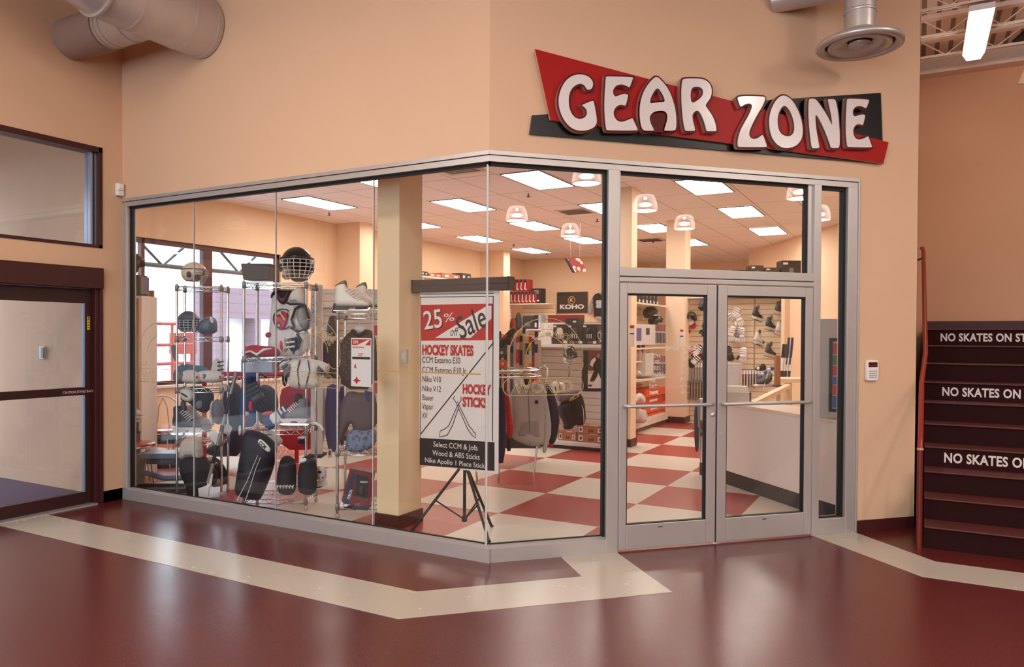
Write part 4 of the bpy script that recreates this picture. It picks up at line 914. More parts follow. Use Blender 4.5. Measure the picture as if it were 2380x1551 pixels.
I.puff('top_pad',PADW,[(672,700),(676,680),(690,668),(706,668),(714,684),(715,712),(700,712),(686,708),(676,708)],.11,0,R=.07,smooth=2)
I.puff('centre_pad',PADW,[(672,712),(714,710),(714,772),(676,772)],.09,0,R=.06)
I.puff('knee_cup',mat('grey_knee_cup',(150,146,146),.6),[(692,716),(702,710),(718,712),(724,738),(724,764),(708,768),(694,756),(690,736)],.13,0,R=.07,smooth=2)
mb=MB()
for pts in ([(672,704),(684,709),(700,708),(714,710)],[(692,762),(686,744),(694,720),(706,711),(718,714),(727,744),(722,764),(716,770)],[(684,762),(700,772),(716,766)],[(698,776),(708,790),(704,808),(692,814),(690,822)]): mb.tube([(a,-.118,b) for a,b in I.q(pts)],.0115,6)
mb.build('black_piping',BLACK,I.t)
I.puff('white_flap',WHITEF,[(700,772),(720,764),(718,776),(706,778)],.04,-.10,res=6)
I.plate('side_emblem',BLACK,[(696,783),(703,782),(704,797),(697,799)],-.118,-.10)
I.text('pad_lettering',DGREY,'JOFA',680,702,3.5,-.125,'l',sx=1.5)
I=It('hockey_glove','red white and black hockey glove on the second shelf of the wide rack','glove',672,822,7.02)
I.puff('cuff',PADW,[(650,790),(662,782),(672,792),(672,812),(660,822),(650,812)],.07,0,R=.05,smooth=2)
I.puff('palm_opening',RED,[(655,794),(660,790),(664,804),(660,818),(655,808)],.02,-.065,res=6)
I.puff('back_pad',BLACKF,[(668,784),(690,780),(694,816),(672,818)],.07,.0,R=.05)
mb=MB()
for y in (786,797,808): mb.tube([(a,-.072,b) for a,b in I.q([(670,y),(690,y-3)])],.010,6)
mb.build('finger_roll',PADW,I.t); I.text('cuff_lettering',BLACK,'JOFA',664,790,4,-.074,'l',sx=.9,rot=-1.3)
I=It('folded_jersey','folded red jersey with white stripes on the second shelf of the wide rack','jersey',606,828,7.3)
I.puff('cloth',REDF,[(564,826),(566,808),(585,802),(610,804),(640,806),(652,818),(648,830),(600,832)],.10,0,R=.06,wav=.02,wk=24)
mb=MB(); mb.tube([(a,-.105,b) for a,b in I.q([(572,822),(590,816),(606,824),(622,812),(640,810)])],[.006,.012,.016,.014,.006],6); mb.build('white_stripe',WHITEF,I.t)
I=It('gear_box','pale grey plastic packet with white print under the folded jersey','packet',600,866,7.35)
I.box('packet',mat('clear_grey_packet',(150,156,168),.3),566,640,834,866,-.08,.08,bev=.01)
I.text('print',WHITE,'New',574,846,7,-.083,'l',shear=.3,sx=1.2)
I=It('chest_protector','white and grey chest protector hanging from the second shelf of the wide rack','pad',706,906,7.1)
I.puff('chest_plate',PADW,[(664,846),(676,834),(706,832),(734,836),(750,848),(742,868),(748,890),(740,902),(706,906),(676,902),(668,890),(674,868)],.09,0,R=.08,smooth=2)
I.puff('left_shoulder_cap',PADW,[(648,846),(662,834),(684,832),(676,846),(662,856),(654,858)],.10,-.01,R=.06,smooth=2)
I.puff('right_shoulder_cap',PADW,[(730,834),(756,842),(768,850),(764,872),(752,862),(740,850)],.08,-.01,R=.05,smooth=2)
I.puff('grey_side_panel',GREYP,[(662,852),(682,840),(688,852),(678,872),(668,880),(660,872)],.08,-.03,R=.05)
I.puff('grey_side_panel',GREYP,[(738,852),(746,848),(756,862),(748,876),(740,866)],.07,-.03,R=.05)
I.puff('navy_sleeve',NAVY,[(654,862),(664,866),(668,890),(660,902),(654,892)],.06,.02)
mb=MB()
for pts in ([(704,836),(698,860),(702,902)],[(722,836),(726,860),(716,902)],[(650,850),(664,838),(684,834)],[(676,846),(664,858),(652,858)]): mb.tube([(a,-.095,b) for a,b in I.q(pts)],.006,5)
mb.build('black_piping',BLACK,I.t)
I=It('hockey_jersey','royal blue jersey with white and red cuffs hanging at the left of the wide rack','jersey',578,1000,7.62)
I.puff('body',BLUE,[(566,868),(578,858),(598,866),(606,900),(600,940),(598,990),(560,996),(556,940)],.06,0,R=.05,wav=.012,wk=20)
I.puff('sleeve',BLUE,[(570,866),(588,862),(592,900),(584,956),(570,954),(566,910)],.05,-.06,R=.04,wav=.006)
I.puff('white_cuff',WHITEF,[(570,954),(585,956),(583,966),(569,964)],.052,-.062,res=6,R=.03); I.puff('red_cuff',REDF,[(569,964),(583,966),(580,980),(568,978)],.052,-.062,res=6,R=.03)
I.puff('hem_stripe',WHITEF,[(556,990),(562,988),(562,1010),(555,1012)],.05,-.02,res=5)
glove('blue white and red glove lying on the third shelf of the wide rack',atD(618,988,7.25),YAW,1.1,BLUE,WHITEF,RED,tilt=1.0)
glove('black glove with red badge on the third shelf of the wide rack',atD(612,950,7.45),YAW,1.2,BLACKF,DGREY,RED,tilt=-.5)
skate('grey and black skate on the third shelf of the wide rack',atD(714,990,7.02),YAW,.80,(mat('grey_boot',(112,106,108),.5),BLACKF,WHITE,PADW,CHROME),flip=True)
skate('dark skate turned away behind the grey skate on the wide rack',atD(722,990,7.22),YAW+.5,.84,(BLACKF,BLACKF,WHITE,PADW,CHROME),flip=True)
I=It('hockey_pants','large navy hockey pants with a white lettered patch hanging on the wide rack','pants',598,1166,7.0)
I.puff('legs',[mat('dark_navy_pant_nylon',(24,25,36),.55),mat('sheen_blue_nylon',(70,100,140),.55)],[(566,1000),(598,1000),(624,1014),(646,1036),(640,1070),(634,1096),(612,1150),(602,1164),(570,1160),(544,1148),(552,1092),(562,1040)],.14,0,R=.11,res=13,wav=.014,wk=16)
I.puff('label_patch',WHITEF,[(612,1016),(620,1016),(640,1036),(638,1046),(630,1044),(610,1026)],.02,-.135,res=7)
I.text('patch_lettering',BLACK,'CCM',613,1024,8,-.158,'l',sx=.8,rot=-.75,bold=.03)
mb=MB(); [mb.tube([(a,-.15,b) for a,b in I.q(p)],.003,5) for p in ([(612,1052),(600,1080),(588,1110),(564,1156)],[(618,1056),(606,1086),(596,1120),(582,1160)])]; mb.build('white_piping',WHITEF,I.t)
I=It('white_jersey','white folded jersey bunched behind the navy pants on the wide rack','jersey',632,1036,7.3)
I.puff('cloth',WHITEF,[(606,1004),(630,998),(648,1012),(660,1026),(646,1040),(620,1030)],.07,0,wav=.015)
for j,(o_,l) in enumerate([(0,'left black padded mitt on the lowest shelf of the wide rack'),(48,'right black padded mitt with white tab on the lowest shelf of the wide rack')]):
    I=It('padded_mitt',l,'mitt',666+o_,1152,7.0-.02*j)
    I.puff('mitt_body',BLACKF,[(648+o_,1080),(654+o_,1062),(672+o_,1058),(686+o_,1068),(690+o_,1100),(688+o_,1152),(646+o_,1150),(642+o_,1110)],.11,0,R=.09,smooth=2)
    if j==0:
        mb=MB(); [mb.tube([(a,-.105,b) for a,b in I.q([(650+7*i,1126),(655+7*i,1122),(652+7*i,1130)])],.007,5) for i in range(6)]; mb.build('cream_pattern',BEIGE,I.t)
    else: I.puff('white_tab',WHITEF,[(700,1064),(718,1060),(718,1070),(702,1074)],.03,-.085,res=6)
I=It('goalie_skate','white goalie skate at the right end of the lowest shelf of the wide rack','skate',748,1138,7.1)
I.puff('boot',PADW,[(734,1090),(746,1082),(758,1088),(760,1108),(752,1120),(738,1120)],.05,0,R=.04,smooth=2)
I.puff('toe_vent',BLACK,[(740,1094),(746,1090),(752,1094),(750,1100),(742,1100)],.02,-.04,res=5); I.puff('vent',BLACK,[(742,1106),(747,1106),(745,1114)],.01,-.045,res=4); I.puff('vent',BLACK,[(750,1106),(755,1105),(752,1113)],.01,-.045,res=4)
I.plate('blade_holder',PADW,[(734,1120),(760,1116),(762,1128),(736,1132)],-.012,.012); I.plate('blade',CHROME,[(732,1132),(763,1127),(761,1131),(734,1136)],-.003,.003)
I=It('curved_stick_blade','white curved stick blade poking out right of the wide rack','stick',735,1000,7.1); 
mb=MB(); mb.tube([(a,-.02,b) for a,b in I.q([(720,983),(734,983),(746,990),(752,1000)])],[.008,.014,.016,.012],6); mb.build('blade',WHITEF,I.t)
mb=MB(); mb.tube([(a,-.02,b) for a,b in I.q([(700,988),(720,983)])],.010,6); mb.build('shaft_end',WHITEF,I.t)
# ---- third rack (distance about 6.85)
d=6.9
FS=(mat('white_leather_boot',(226,218,210),.4,spec=.5),mat('white_toe',(230,224,218),.4),WHITE,WHITE,CHROME)
def fig_skate(label,px,py,d,s):
    t=T('figure_skate',label,'skate',atD(px,py,d),YAW,'white figure skates')
    S=lambda P:[(x*s,z*s) for x,z in P]
    mb=MB(); mb.puff(S([(.0,.045),(-.006,.12),(.0,.20),(-.005,.235),(.06,.265),(.10,.262),(.118,.20),(.17,.14),(.25,.11),(.305,.085),(.315,.05),(.30,.04),(.10,.04)]),.045*s,res=12,R=.05*s,smooth=2); mb.build('boot',FS[0],t)
    mb=MB(); mb.puff(S([(-.006,.22),(.0,.245),(.085,.292),(.105,.27),(.114,.20),(.095,.235),(.05,.245)]),.036*s,res=8,R=.02*s); mb.build('olive_lining',mat('olive_lining',(110,104,84),.8),t)
    mb=MB(); mb.plate(S([(0,.045),(.31,.045),(.312,.036),(.12,.03),(.11,.008),(.0,.006)]),-.036*s,.036*s); mb.build('sole_heel',BLACK,t)
    mb=MB(); mb.plate(S([(-.02,.008),(.30,.008),(.325,.03),(.315,.036),(.295,.016),(-.02,0)]),-.003*s,.003*s); mb.build('blade',CHROME,t)
    mb=MB()
    for i in range(6):
        a=(.128+.022*i,.205-.017*i); mb.tube([((a[0]-.03)*s,-.047*s,(a[1]-.025)*s),(a[0]*s,-.025*s,(a[1]+.002)*s),((a[0]+.01)*s,.0,(a[1]+.006)*s)],.006*s,5)
    mb.build('laces',WHITE,t); return t
fig_skate('white figure skate nearest the window on top of the low rack',780,723,6.78,.98)
fig_skate('second white figure skate, set behind the first on the low rack',828,722,7.05,.95)
SPK=speck('black_sparkle_fabric',(40,34,38),(150,130,130),70,.22,.6)
I=It('skating_shirt','black sparkly skating top on a white hanger under the figure skates','top',830,905,7.0)
I.puff('body',SPK,[(790,798),(806,776),(822,766),(832,776),(842,774),(852,764),(868,772),(876,800),(876,905),(792,905),(786,850),(782,830)],.07,0,R=.06,res=13,wav=.01,wk=18)
I.puff('neck_band',BLACKF,[(816,768),(824,764),(834,776),(846,770),(852,764),(856,770),(842,784),(828,782)],.03,-.05,res=8)
I=It('coat_hanger','white plastic coat hanger holding the black sparkly top','hanger',834,772,7.0)
I.puff('arms',WHITE,[(820,762),(828,758),(844,757),(852,760),(850,768),(836,775),(824,770)],.012,0,res=7)
I.tube('hook',WHITE,[(836,758),(836,748),(841,744),(845,738),(842,732),(837,732)],.004)
I=It('skating_dress','dark purple grey leotard with a blue ruffled skirt hanging on the low rack','dress',832,1056,6.85)
I.puff('bodice',mat('dusky_purple_lycra',(78,68,78),.6),[(800,916),(816,908),(840,914),(862,908),(876,920),(876,1006),(822,1006),(816,980),(806,1000),(790,1030),(784,1028),(788,970)],.06,0,R=.05,res=13)
I.puff('skirt',speck('blue_green_floral',(104,128,156),(96,84,120),26,.4,.7),[(806,1006),(824,994),(850,998),(876,992),(876,1036),(846,1050),(820,1052),(804,1044)],.07,-.02,R=.05,wav=.02,wk=60)
I.puff('neck_bow',BLUE,[(848,906),(858,906),(864,938),(856,938)],.02,-.055,res=6)
I=It('glove_pack','small white and black glove hanging beside the ruffled skirt','glove',806,1030,6.95); I.puff('glove_body',PADW,[(800,1000),(812,996),(816,1020),(808,1030),(800,1022)],.03,0); I.puff('black_patch',BLACKF,[(800,1012),(808,1010),(808,1026),(801,1024)],.025,-.02,res=5)
I=It('helmet_box','tilted red and blue boxed helmet kit on the lowest shelf of the low rack','box',830,1180,6.78); I.t.rotation_euler.y=.0
mb=MB(); mb.plate(I.q([(797,1160),(816,1086),(868,1096),(858,1184),(803,1178)]),-.06,.10); mb.build('carton',mat('dark_red_carton',(104,30,38),.45),I.t,bev=.004)
I.plate('blue_band',mat('deep_blue_print',(26,48,84),.5),[(803,1160),(822,1096),(830,1098),(814,1168),(856,1174),(855,1183),(804,1177)],-.0625,-.059)
I.plate('window_panel',BLACK,[(832,1100),(860,1106),(856,1156),(826,1150)],-.064,-.059)
I.text('side_lettering',WHITE,'ITECH',816,1158,6,-.066,'l',rot=1.28,bold=.03,sx=.95)
I.text('front_lettering',WHITE,'ITECH',840,1119,4,-.068,'l',sx=1.1,bold=.03)
I.plate('white_sticker',PAPER,[(804,1168),(819,1170),(818,1176),(804,1174)],-.066,-.062); I.text('orange_lettering',ORANGE,'HC',828,1172,6,-.066,'l',sx=1.1,bold=.03)
I.puff('visor_shape',DGREY,[(838,1126),(850,1128),(848,1150),(834,1148)],.012,-.064,res=6)
I=It('white_goggles','white and black goggles on the lowest shelf of the low rack','goggles',808,1182,6.74); I.puff('frame',WHITE,[(788,1182),(790,1166),(800,1164),(804,1182)],.04,0); I.puff('lens',BLACK,[(804,1182),(806,1172),(820,1170),(822,1182)],.03,-.01,res=6); I.tube('strap',BLACK,[(822,1178),(828,1182),(824,1186)],.006)
I=It('sale_flyer','white flyer with red sale heading taped inside the glass by the low rack','flyer',816,898,6.42); 
P=I.P; k=I.k
I.t.location=hit(816,898,(0,1,0),CY+.07); I.t.rotation_euler.z=0
w_=.215; h_=.405
mb=MB(); mb.box(0,w_,0,.001,0,h_); mb.build('sheet',PAPER,I.t)
mb=MB(); mb.plate([(.008,.345),(.207,.345),(.207,.395),(.008,.395)],-.001,0); mb.build('red_heading',RED,I.t)
mb=MB(); mb.plate([(.06,.345),(.18,.39),(.2,.39),(.15,.345)],-.0015,-.0005); mb.build('white_slash',PAPER,I.t)
mb=MB(); mb.text('25%',.02,.36,.035,y=-.002,bold=.03); mb.build('heading_lettering',PAPER,I.t)
mb=MB(); mb.text('HOCKEY SKATES',.018,.322,.016,y=-.002,bold=.02); mb.text('HOCKEY',.075,.268,.014,y=-.002,bold=.02); mb.text('STICKS',.075,.253,.014,y=-.002,bold=.02); mb.plate([(.02,.05),(.045,.06),(.06,.085),(.075,.06),(.11,.05),(.075,.04),(.06,.02),(.045,.04)],-.002,-.0005); mb.plate([(.03,.16),(.05,.19),(.055,.15)],-.002,-.0005); mb.build('red_print',RED,I.t)
mb=MB(); mb.box(.012,.203,-.001,0,.228,.248); mb.build('black_band',BLACK,I.t)
# ================================================================ LEFT END OF THE SHOP
I=It('bookcase','tall peach open shelf unit at the far left end of the shop','shelf unit',300,1120,8.75)
I.box('side_panel',OFFW,337,343,688,1120,-.14,.24); I.box('back_panel',PEACH2,262,337,672,1120,.22,.24); I.box('side_panel',OFFW,258,262,688,1120,-.14,.24)
for y in (688,972,1062,1116): I.box('shelf_board',OFFW,262,337,y,y+5,-.14,.22)
I=It('helmet_box','black helmet box with a printed cage on the top shelf of the far left unit','box',310,687,8.72)
I.box('carton',BLACK,286,331,640,687,-.1,.12); mb=MB(); [mb.tube([(a,-.105,b) for a,b in I.q([(300,650+8*i),(318,648+8*i),(326,654+8*i)])],.004,5) for i in range(4)]; [mb.tube([(a,-.106,b) for a,b in I.q([(304+7*i,644),(306+7*i,682)])],.004,5) for i in range(4)]; mb.build('printed_cage',CAGEW,I.t); I.box('grey_side',GREYP,331,337,644,684,-.09,.1)
helmet('black helmet sitting on top of the far left shelf box',atD(304,641,8.74),YAW,1.1,BLKSH,BLACK,cage=False)
I=It('white_shoe','white shoe with red stripe on the lower shelf of the far left unit','shoe',312,971,8.6); I.puff('upper',PADW,[(290,968),(292,946),(312,946),(330,958),(334,968)],.05,0,smooth=2); I.puff('red_stripe',RED,[(300,940),(312,938),(318,946),(300,950)],.05,0,res=5); I.box('sole',WHITE,290,334,967,971,-.05,.05)
I=It('storage_tub','dark tub under the lower shelf of the far left unit','tub',312,1060,8.7); I.box('body',DGREY,280,334,1004,1060,-.1,.1,bev=.01); I.box('rim',BLACK,278,336,1000,1005,-.11,.11)
def chair(label,px,py,rz,back=True):
    P=atG(px,py,.46); t=T('bistro_chair',label,'chair',(P.x,P.y,0),rz,'red seat bistro chairs')
    mb=MB(); mb.lathe([(.0001,.475),(.16,.475),(.19,.465),(.2,.45),(.19,.44),(.0001,.44)],28); mb.build('seat',mat('glossy_red_vinyl',(166,22,24),.2,spec=.7),t)
    mb=MB(); mb.lathe([(.195,.445),(.2,.435),(.195,.425)],28); mb.build('seat_ring',CHROME,t)
    for a in (PI/4,3*PI/4,5*PI/4,7*PI/4):
        mb=MB(); mb.tube([(.15*math.cos(a),.15*math.sin(a),.43),(.22*math.cos(a),.22*math.sin(a),0)],.011,8); mb.build('leg',CHROME,t)
    if not back: return t
    mb=MB(); mb.tube([(-.18,.05,.44),(-.185,.10,.72)]+[(-.185*math.cos(PI*i/10),.13,.74+.15*math.sin(PI*i/10)) for i in range(11)]+[(.185,.10,.72),(.18,.05,.44)],.011,8); mb.build('back_hoop',CHROME,t)
    mb=MB(); mb.tube([(-.08,.15,.44),(-.05,.14,.75),(.0,.13,.87)],.007,6); mb.tube([(.08,.15,.44),(.05,.14,.75),(.0,.13,.87)],.007,6); mb.build('back_rod',CHROME,t)
    return t
chair('red seated chrome chair with an arched back under the shop window',372,1001,YAW+.2)
chair('round red topped chrome stool half hidden by the window jamb',318,1032,YAW+.6,False)['category']='stool'
def stool(label,px,py,s,rz):
    P=atG(px,py); t=T('fitting_stool',label,'stool',P,rz,'shoe fitting stools'); VB=mat('blue_grey_vinyl',(92,96,114),.4); GM=mat('grey_steel_frame',(104,102,98),.4,.5)
    mb=MB(); mb.box(-.05*s,.34*s,-.15*s,.15*s,.36*s,.42*s); mb.build('seat_pad',VB,t,bev=.015)
    mb=MB(); mb.hexa([(.0,-.11*s),(.30*s,-.11*s),(.30*s,.11*s),(.0,.11*s)],[(.0,-.11*s),(.32*s,-.11*s),(.32*s,.11*s),(.0,.11*s)],.30*s,.36*s); mb.build('seat_base',DGREY,t,bev=.01)
    mb=MB(); mb.plate(chaikin([(-.22*s,.0),(-.22*s,.34*s),(-.10*s,.42*s),(.0,.40*s),(.0,.36*s),(-.08*s,.34*s),(-.12*s,.26*s),(-.12*s,.0)],1),-.14*s,-.10*s); mb.plate(chaikin([(-.22*s,.0),(-.22*s,.34*s),(-.10*s,.42*s),(.0,.40*s),(.0,.36*s),(-.08*s,.34*s),(-.12*s,.26*s),(-.12*s,.0)],1),.10*s,.14*s); mb.build('side_bracket',GM,t)
    mb=MB(); mb.box(-.2*s,.55*s,-.14*s,-.10*s,0,.05*s); mb.box(-.2*s,.55*s,.10*s,.14*s,0,.05*s); mb.build('floor_rail',DGREY,t,bev=.006)
    mb=MB(); mb.tube([(-.1*s,0,.2*s),(.15*s,0,.13*s),(.5*s,0,.14*s)],.03*s,8); mb.build('foot_rest',VB,t); return t
stool('blue grey shoe fitting stool nearest the glass at the left',350,1140,1.0,YAW)
stool('blue grey shoe fitting stool farther back behind the first',358,1085,1.0,YAW+.2)
# hockey goal
I=It('hockey_goal','red hockey goal with white netting behind the wire racks','goal',475,1088,9.75); k=I.k
x1=(690-475)*k; zt=1.24
mb=MB(); mb.tube([(0,0,0),(0,0,zt)],.03,10); mb.build('goal_post',RED,I.t); mb=MB(); mb.tube([(x1,0,0),(x1,0,zt)],.03,10); mb.build('goal_post',RED,I.t)
mb=MB(); mb.tube([(0,0,zt),(x1,0,zt)],.032,10); mb.build('crossbar',RED,I.t)
mb=MB(); mb.tube([(0,0,.03),(.1,.7,.03),(x1-.1,.7,.03),(x1,0,.03)],.02,8); mb.tube([(.15,.45,zt-.05),(x1-.15,.45,zt-.05)],.015,6); mb.build('base_frame',WHITE,I.t)
mb=MB(); n=20
for i in range(n+10):
    for sgn in (1,-1):
        a=x1*i/n-(.5*x1 if sgn>0 else 0); p=[]
        for j in range(13):
            z=zt*j/12; x=a+sgn*z*.5; 
            if 0<=x<=x1: p.append((x,.05+.62*(1-z/zt),z))
        if len(p)>1: mb.tube(p,.004,4,cap=False)
o=mb.build('netting',WHITE,I.t); o['kind']='stuff'
for j,(pts,dd,l,m) in enumerate([([(520,905),(536,886),(556,892),(566,930),(566,1060),(524,1062),(518,980)],9.3,'tall black hockey bag standing behind the goalie stick',BLACKF),([(596,900),(618,892),(640,904),(648,940),(640,990),(600,990)],9.1,'black padded bag with red crest behind the wide rack',BLACKF),([(478,1040),(500,1024),(540,1026),(552,1046),(545,1062),(486,1062)],9.5,'low dark duffel bag on the floor inside the red goal',DGREY)]):
    I=It('duffel_bag',l,'bag',pts[-1][0],max(p[1] for p in pts),dd); I.puff('bag_body',m,pts,.16,0,R=.12,smooth=2,wav=.01)
    x,y=(534,962) if j==0 else ((610,918) if j==1 else (516,1040)); I.puff('badge',mat('red_cream_badge',(150,70,60),.6),[(x-6,y-6),(x+6,y-6),(x+6,y+6),(x-6,y+6)],.02,-.16,res=6,smooth=2)
    I.tube('handle',BLACK,[(x-18,y-40 if j else y-66),(x,y-50 if j<2 else y-20),(x+14,y-40 if j else y-66)] if j<2 else [(500,1028),(514,1016),(530,1028)],.014,-.05)
def hang(label,pts,d,m,name='hanging_jersey',cat='jersey',stripes=(),thick=.06,wav=.02):
    I=It(name,label,cat,pts[-1][0],max(p[1] for p in pts),d); I.puff('body',m,pts,thick,0,R=.05,res=12,wav=wav,wk=26)
    for j,(p,sm) in enumerate(stripes): I.puff('stripe',sm,p,.03,-thick*.75,res=7)
    return I
hang('red jersey with navy and white hem bands hanging behind the wide rack',[(650,906),(672,896),(700,894),(736,900),(744,960),(742,1046),(650,1046),(652,980)],8.7,REDF,stripes=[([(694,1012),(742,1010),(742,1018),(694,1020)],WHITEF),([(694,1020),(742,1018),(742,1030),(694,1032)],NAVY)])
hang('white long garment hanging between the red and blue ones',[(744,896),(756,892),(758,960),(752,1040),(740,1038),(742,960)],8.55,WHITEF,'hanging_garment','garment')
hang('royal blue garment hanging left of the low rack',[(756,900),(772,890),(788,900),(796,960),(790,1052),(756,1048)],8.5,BLUE,'hanging_garment','garment')
hang('blue garment partly behind the black sparkly top',[(786,900),(802,896),(812,950),(806,1030),(788,1040)],8.6,mat('deep_blue_fabric',(34,44,96),.8),'hanging_garment','garment')
for j,(x,l) in enumerate(((743,'white card tag with red print hanging below the white garment'),(766,'small white card tag hanging below the blue garment'))):
    I=It('price_tag',l,'tag',x,1062,8.4); I.plate('card',PAPER,[(x-4,1044),(x+5,1044),(x+5,1064),(x-4,1064)],-.002,.002); I.plate('print',RED if j==0 else DGREY,[(x-2,1048),(x+3,1048),(x+3,1058),(x-2,1058)],-.003,-.0019)
# white slat display behind racks
I=It('display_board','tall white display panel behind the right end of the wide rack','panel',733,1060,8.3); I.box('board',OFFW,722,748,662,1060,0,.04); I.box('base_foot',DGREY,718,752,1056,1062,-.1,.15)
I=It('plastic_sleeve','crinkled clear plastic sleeve with coloured print hanging by the white panel','sleeve',727,838,8.2); I.puff('sleeve_body',speck('plastic_print',(206,206,216),(150,120,150),30,.3,.2),[(721,690),(731,688),(732,760),(728,838),(720,838),(724,760)],.02,0,wav=.01)
I=It('slatwall_bay','cream slatwall bay with shelves behind the figure skates','shelf unit',800,1060,10.6)
I.box('slat_panel',SLATW,744,900,672,1060,.0,.03); 
for y in (712,784): I.box('shelf_board',OFFW,746,800,y,y+4,-.28,0)
for j,(x,m,l) in enumerate(((764,NAVY,'dark navy coat hanging on the slatwall beside the sparkly top'),(782,BLACKF,'black coat hanging on the slatwall behind the sparkly top'))):
    I=It('hanging_coat',l,'coat',x,880,10.3); I.puff('body',m,[(x-16,800),(x-4,790),(x+10,794),(x+16,820),(x+14,880),(x-16,880)],.08,0,wav=.01)
I=It('dark_backpack','dark backpack on the upper slatwall shelf behind the low rack','bag',772,783,10.4); I.puff('bag_body',DGREY,[(756,782),(758,750),(768,732),(784,736),(788,760),(786,782)],.1,0,smooth=2)
I=It('red_bag','small red packet on the slatwall shelf behind the figure skates','packet',775,727,9.6); I.puff('packet',MAROON,[(768,728),(774,706),(780,702),(790,728)],.05,0)
for j,y in enumerate((770,846,875,905)):
    m=(RED,PAPER,BLACKF,RED)[j]
    I=It('hanging_packet','%s packet on a hook at the edge of the cream column'%('red','white','black','red and white')[j],'packet',870,y+10,8.8); I.box('packet',m,866,877,y-14,y+10,-.02,.02,bev=.004)
# ================================================================ BANNER STAND
BY=5.40
t=T('banner_stand','pull down sale banner on a black tripod stand behind the corner glass','banner',(-3.43,BY,0))
X=lambda x:x+3.43
mb=MB(); mb.box(X(-3.947),X(-2.965),-.045,.055,2.072,2.182); o=mb.build('banner_case',mat('charcoal_case',(66,56,52),.5),t,bev=.006)
mb=MB(); mb.box(X(-3.947),X(-2.963),-.047,-.044,2.125,2.129); mb.build('case_groove',BLACK,o)
mb=MB(); mb.box(X(-3.949),X(-3.94),-.047,.057,2.07,2.184); mb.box(X(-2.97),X(-2.96),-.047,.057,2.07,2.184); mb.build('end_cap',BLACK,o)
bx0,bx1,bz0,bz1=X(-3.885),X(-3.075),.535,2.075
mb=MB(); mb.box(bx0,bx1,-.004,0,bz0,bz1); cloth=mb.build('banner_cloth',mat('white_banner_cloth',(222,214,210),.6,noise=.02),t)
bw=bx1-bx0; bh=bz1-bz0
def bp(px,py):   # banner detail point
    P=atY(px,py,BY); return (P.x+3.43,P.z)
def bplate(name,m,pts,y): mb=MB(); mb.plate([bp(*p) for p in pts],y-.001,y); return mb.build(name,m,cloth)
BRED=mat('banner_red',(176,28,26),.6); BBLK=mat('banner_black',(26,24,25),.6); BWHT=mat('banner_white',(222,214,210),.6)
bplate('red_field',BRED,[(978,709),(1146,706),(1146,791),(980,792)],-.0045)
bplate('white_slash',BWHT,[(1012,786),(1133,711),(1143,711),(1143,741),(1094,786)],-.006)
bplate('black_field',BBLK,[(976,1018),(1150,1028),(1150,1095),(976,1081)],-.0045)
mb=MB()
for a,b in (((977,685),(1148,683)),((977,692),(1148,690))): 
    (x0,z0),(x1,z1)=bp(*a),bp(*b); mb.plate([(x0,z0),(x1,z1),(x1,z1+.006),(x0,z0+.006)],-.0055,-.0045)
(x0,z0),(x1,z1)=bp(978,690),bp(980,1020); mb.plate([(x0,z1),(x0+.006,z1),(x0+.006,z0),(x0,z0)],-.0055,-.0045)
(x0,z0),(x1,z1)=bp(1148,690),bp(1148,1026); mb.plate([(x0-.008,z1),(x0,z1),(x0,z0),(x0-.008,z0)],-.0055,-.0045)
p=[bp(978,1010),bp(1148,796)]; mb.plate([(p[0][0],p[0][1]-.008),(p[1][0],p[1][1]-.008),(p[1][0],p[1][1]+.008),(p[0][0],p[0][1]+.008)],-.006,-.0045)
mb.build('black_rule',BBLK,cloth)
def btext(name,m,items):
    mb=MB()
    for s,px,py,hpx,wpx,kw in items:
        x,z=bp(px,py); x1,_=bp(px+wpx,py); _,z1=bp(px,py-hpx)
        vs,_f=text_geo(s,kw.get('bold',0),kw.get('shear',0)); wd=max(v[0] for v in vs)-min(v[0] for v in vs); hh=max(v[1] for v in vs if 1)
        size=(z1-z)/hh; mb.text(s,x,z,size,0,'l',(x1-x)/(wd*size),kw.get('bold',0),kw.get('shear',0),kw.get('y',-.0075),1,kw.get('rot',0))
    return mb.build(name,m,cloth)
btext('sale_shadow_lettering',BBLK,[('25',989,768,42,42,dict(bold=.01,rot=.12)),('off',1046,781,20,20,dict(shear=.3)),('Sale',1071,790,52,70,dict(bold=.01,shear=.12,rot=.42))])
btext('sale_white_lettering',BWHT,[('25',987,766,42,42,dict(bold=.01,rot=.12,y=-.009)),('%',1033,749,19,24,dict(rot=.12,y=-.009))])
btext('red_lettering',BRED,[('HOCKEY SKATES',982,824,23,119,dict(bold=.05)),('HOCKEY',1076,914,22,66,dict(bold=.05)),('STICKS',1076,944,22,58,dict(bold=.05))])
btext('black_lettering',BBLK,[('CCM Externo E30',982,843,14,88,{}),('CCM Externo E10 Jr',982,866,14,102,{}),('Nike V10',982,887,13,43,{}),('Nike V12',982,909,13,43,{}),('Bauer',982,930,13,26,{}),('Vapor',982,951,14,26,{}),('XV',982,972,13,12,{})])
btext('white_lettering',BWHT,[('Select CCM & Jofa',1008,1038,12,103,dict(bold=.006)),('Wood & ABS Sticks',1006,1058,12,110,dict(bold=.006)),('Nike Apollo 1 Piece Sticks',988,1074,11,144,dict(bold=.006))])
mb=MB()
for pts in ([(1058,921),(1054,926),(1060,934),(1088,998),(1098,1012),(1106,1018),(1106,1008),(1100,1002)],[(1072,922),(1073,930),(1062,948),(1044,990),(1036,996),(1024,1002),(1022,1016),(1040,1012),(1052,990),(1066,950)],[(1064,934),(1092,992),(1100,1000)]): mb.tube([(bp(*q)[0],-.007,bp(*q)[1]) for q in pts],.0035,4)
mb.build('crossed_stick_drawing',BBLK,cloth)
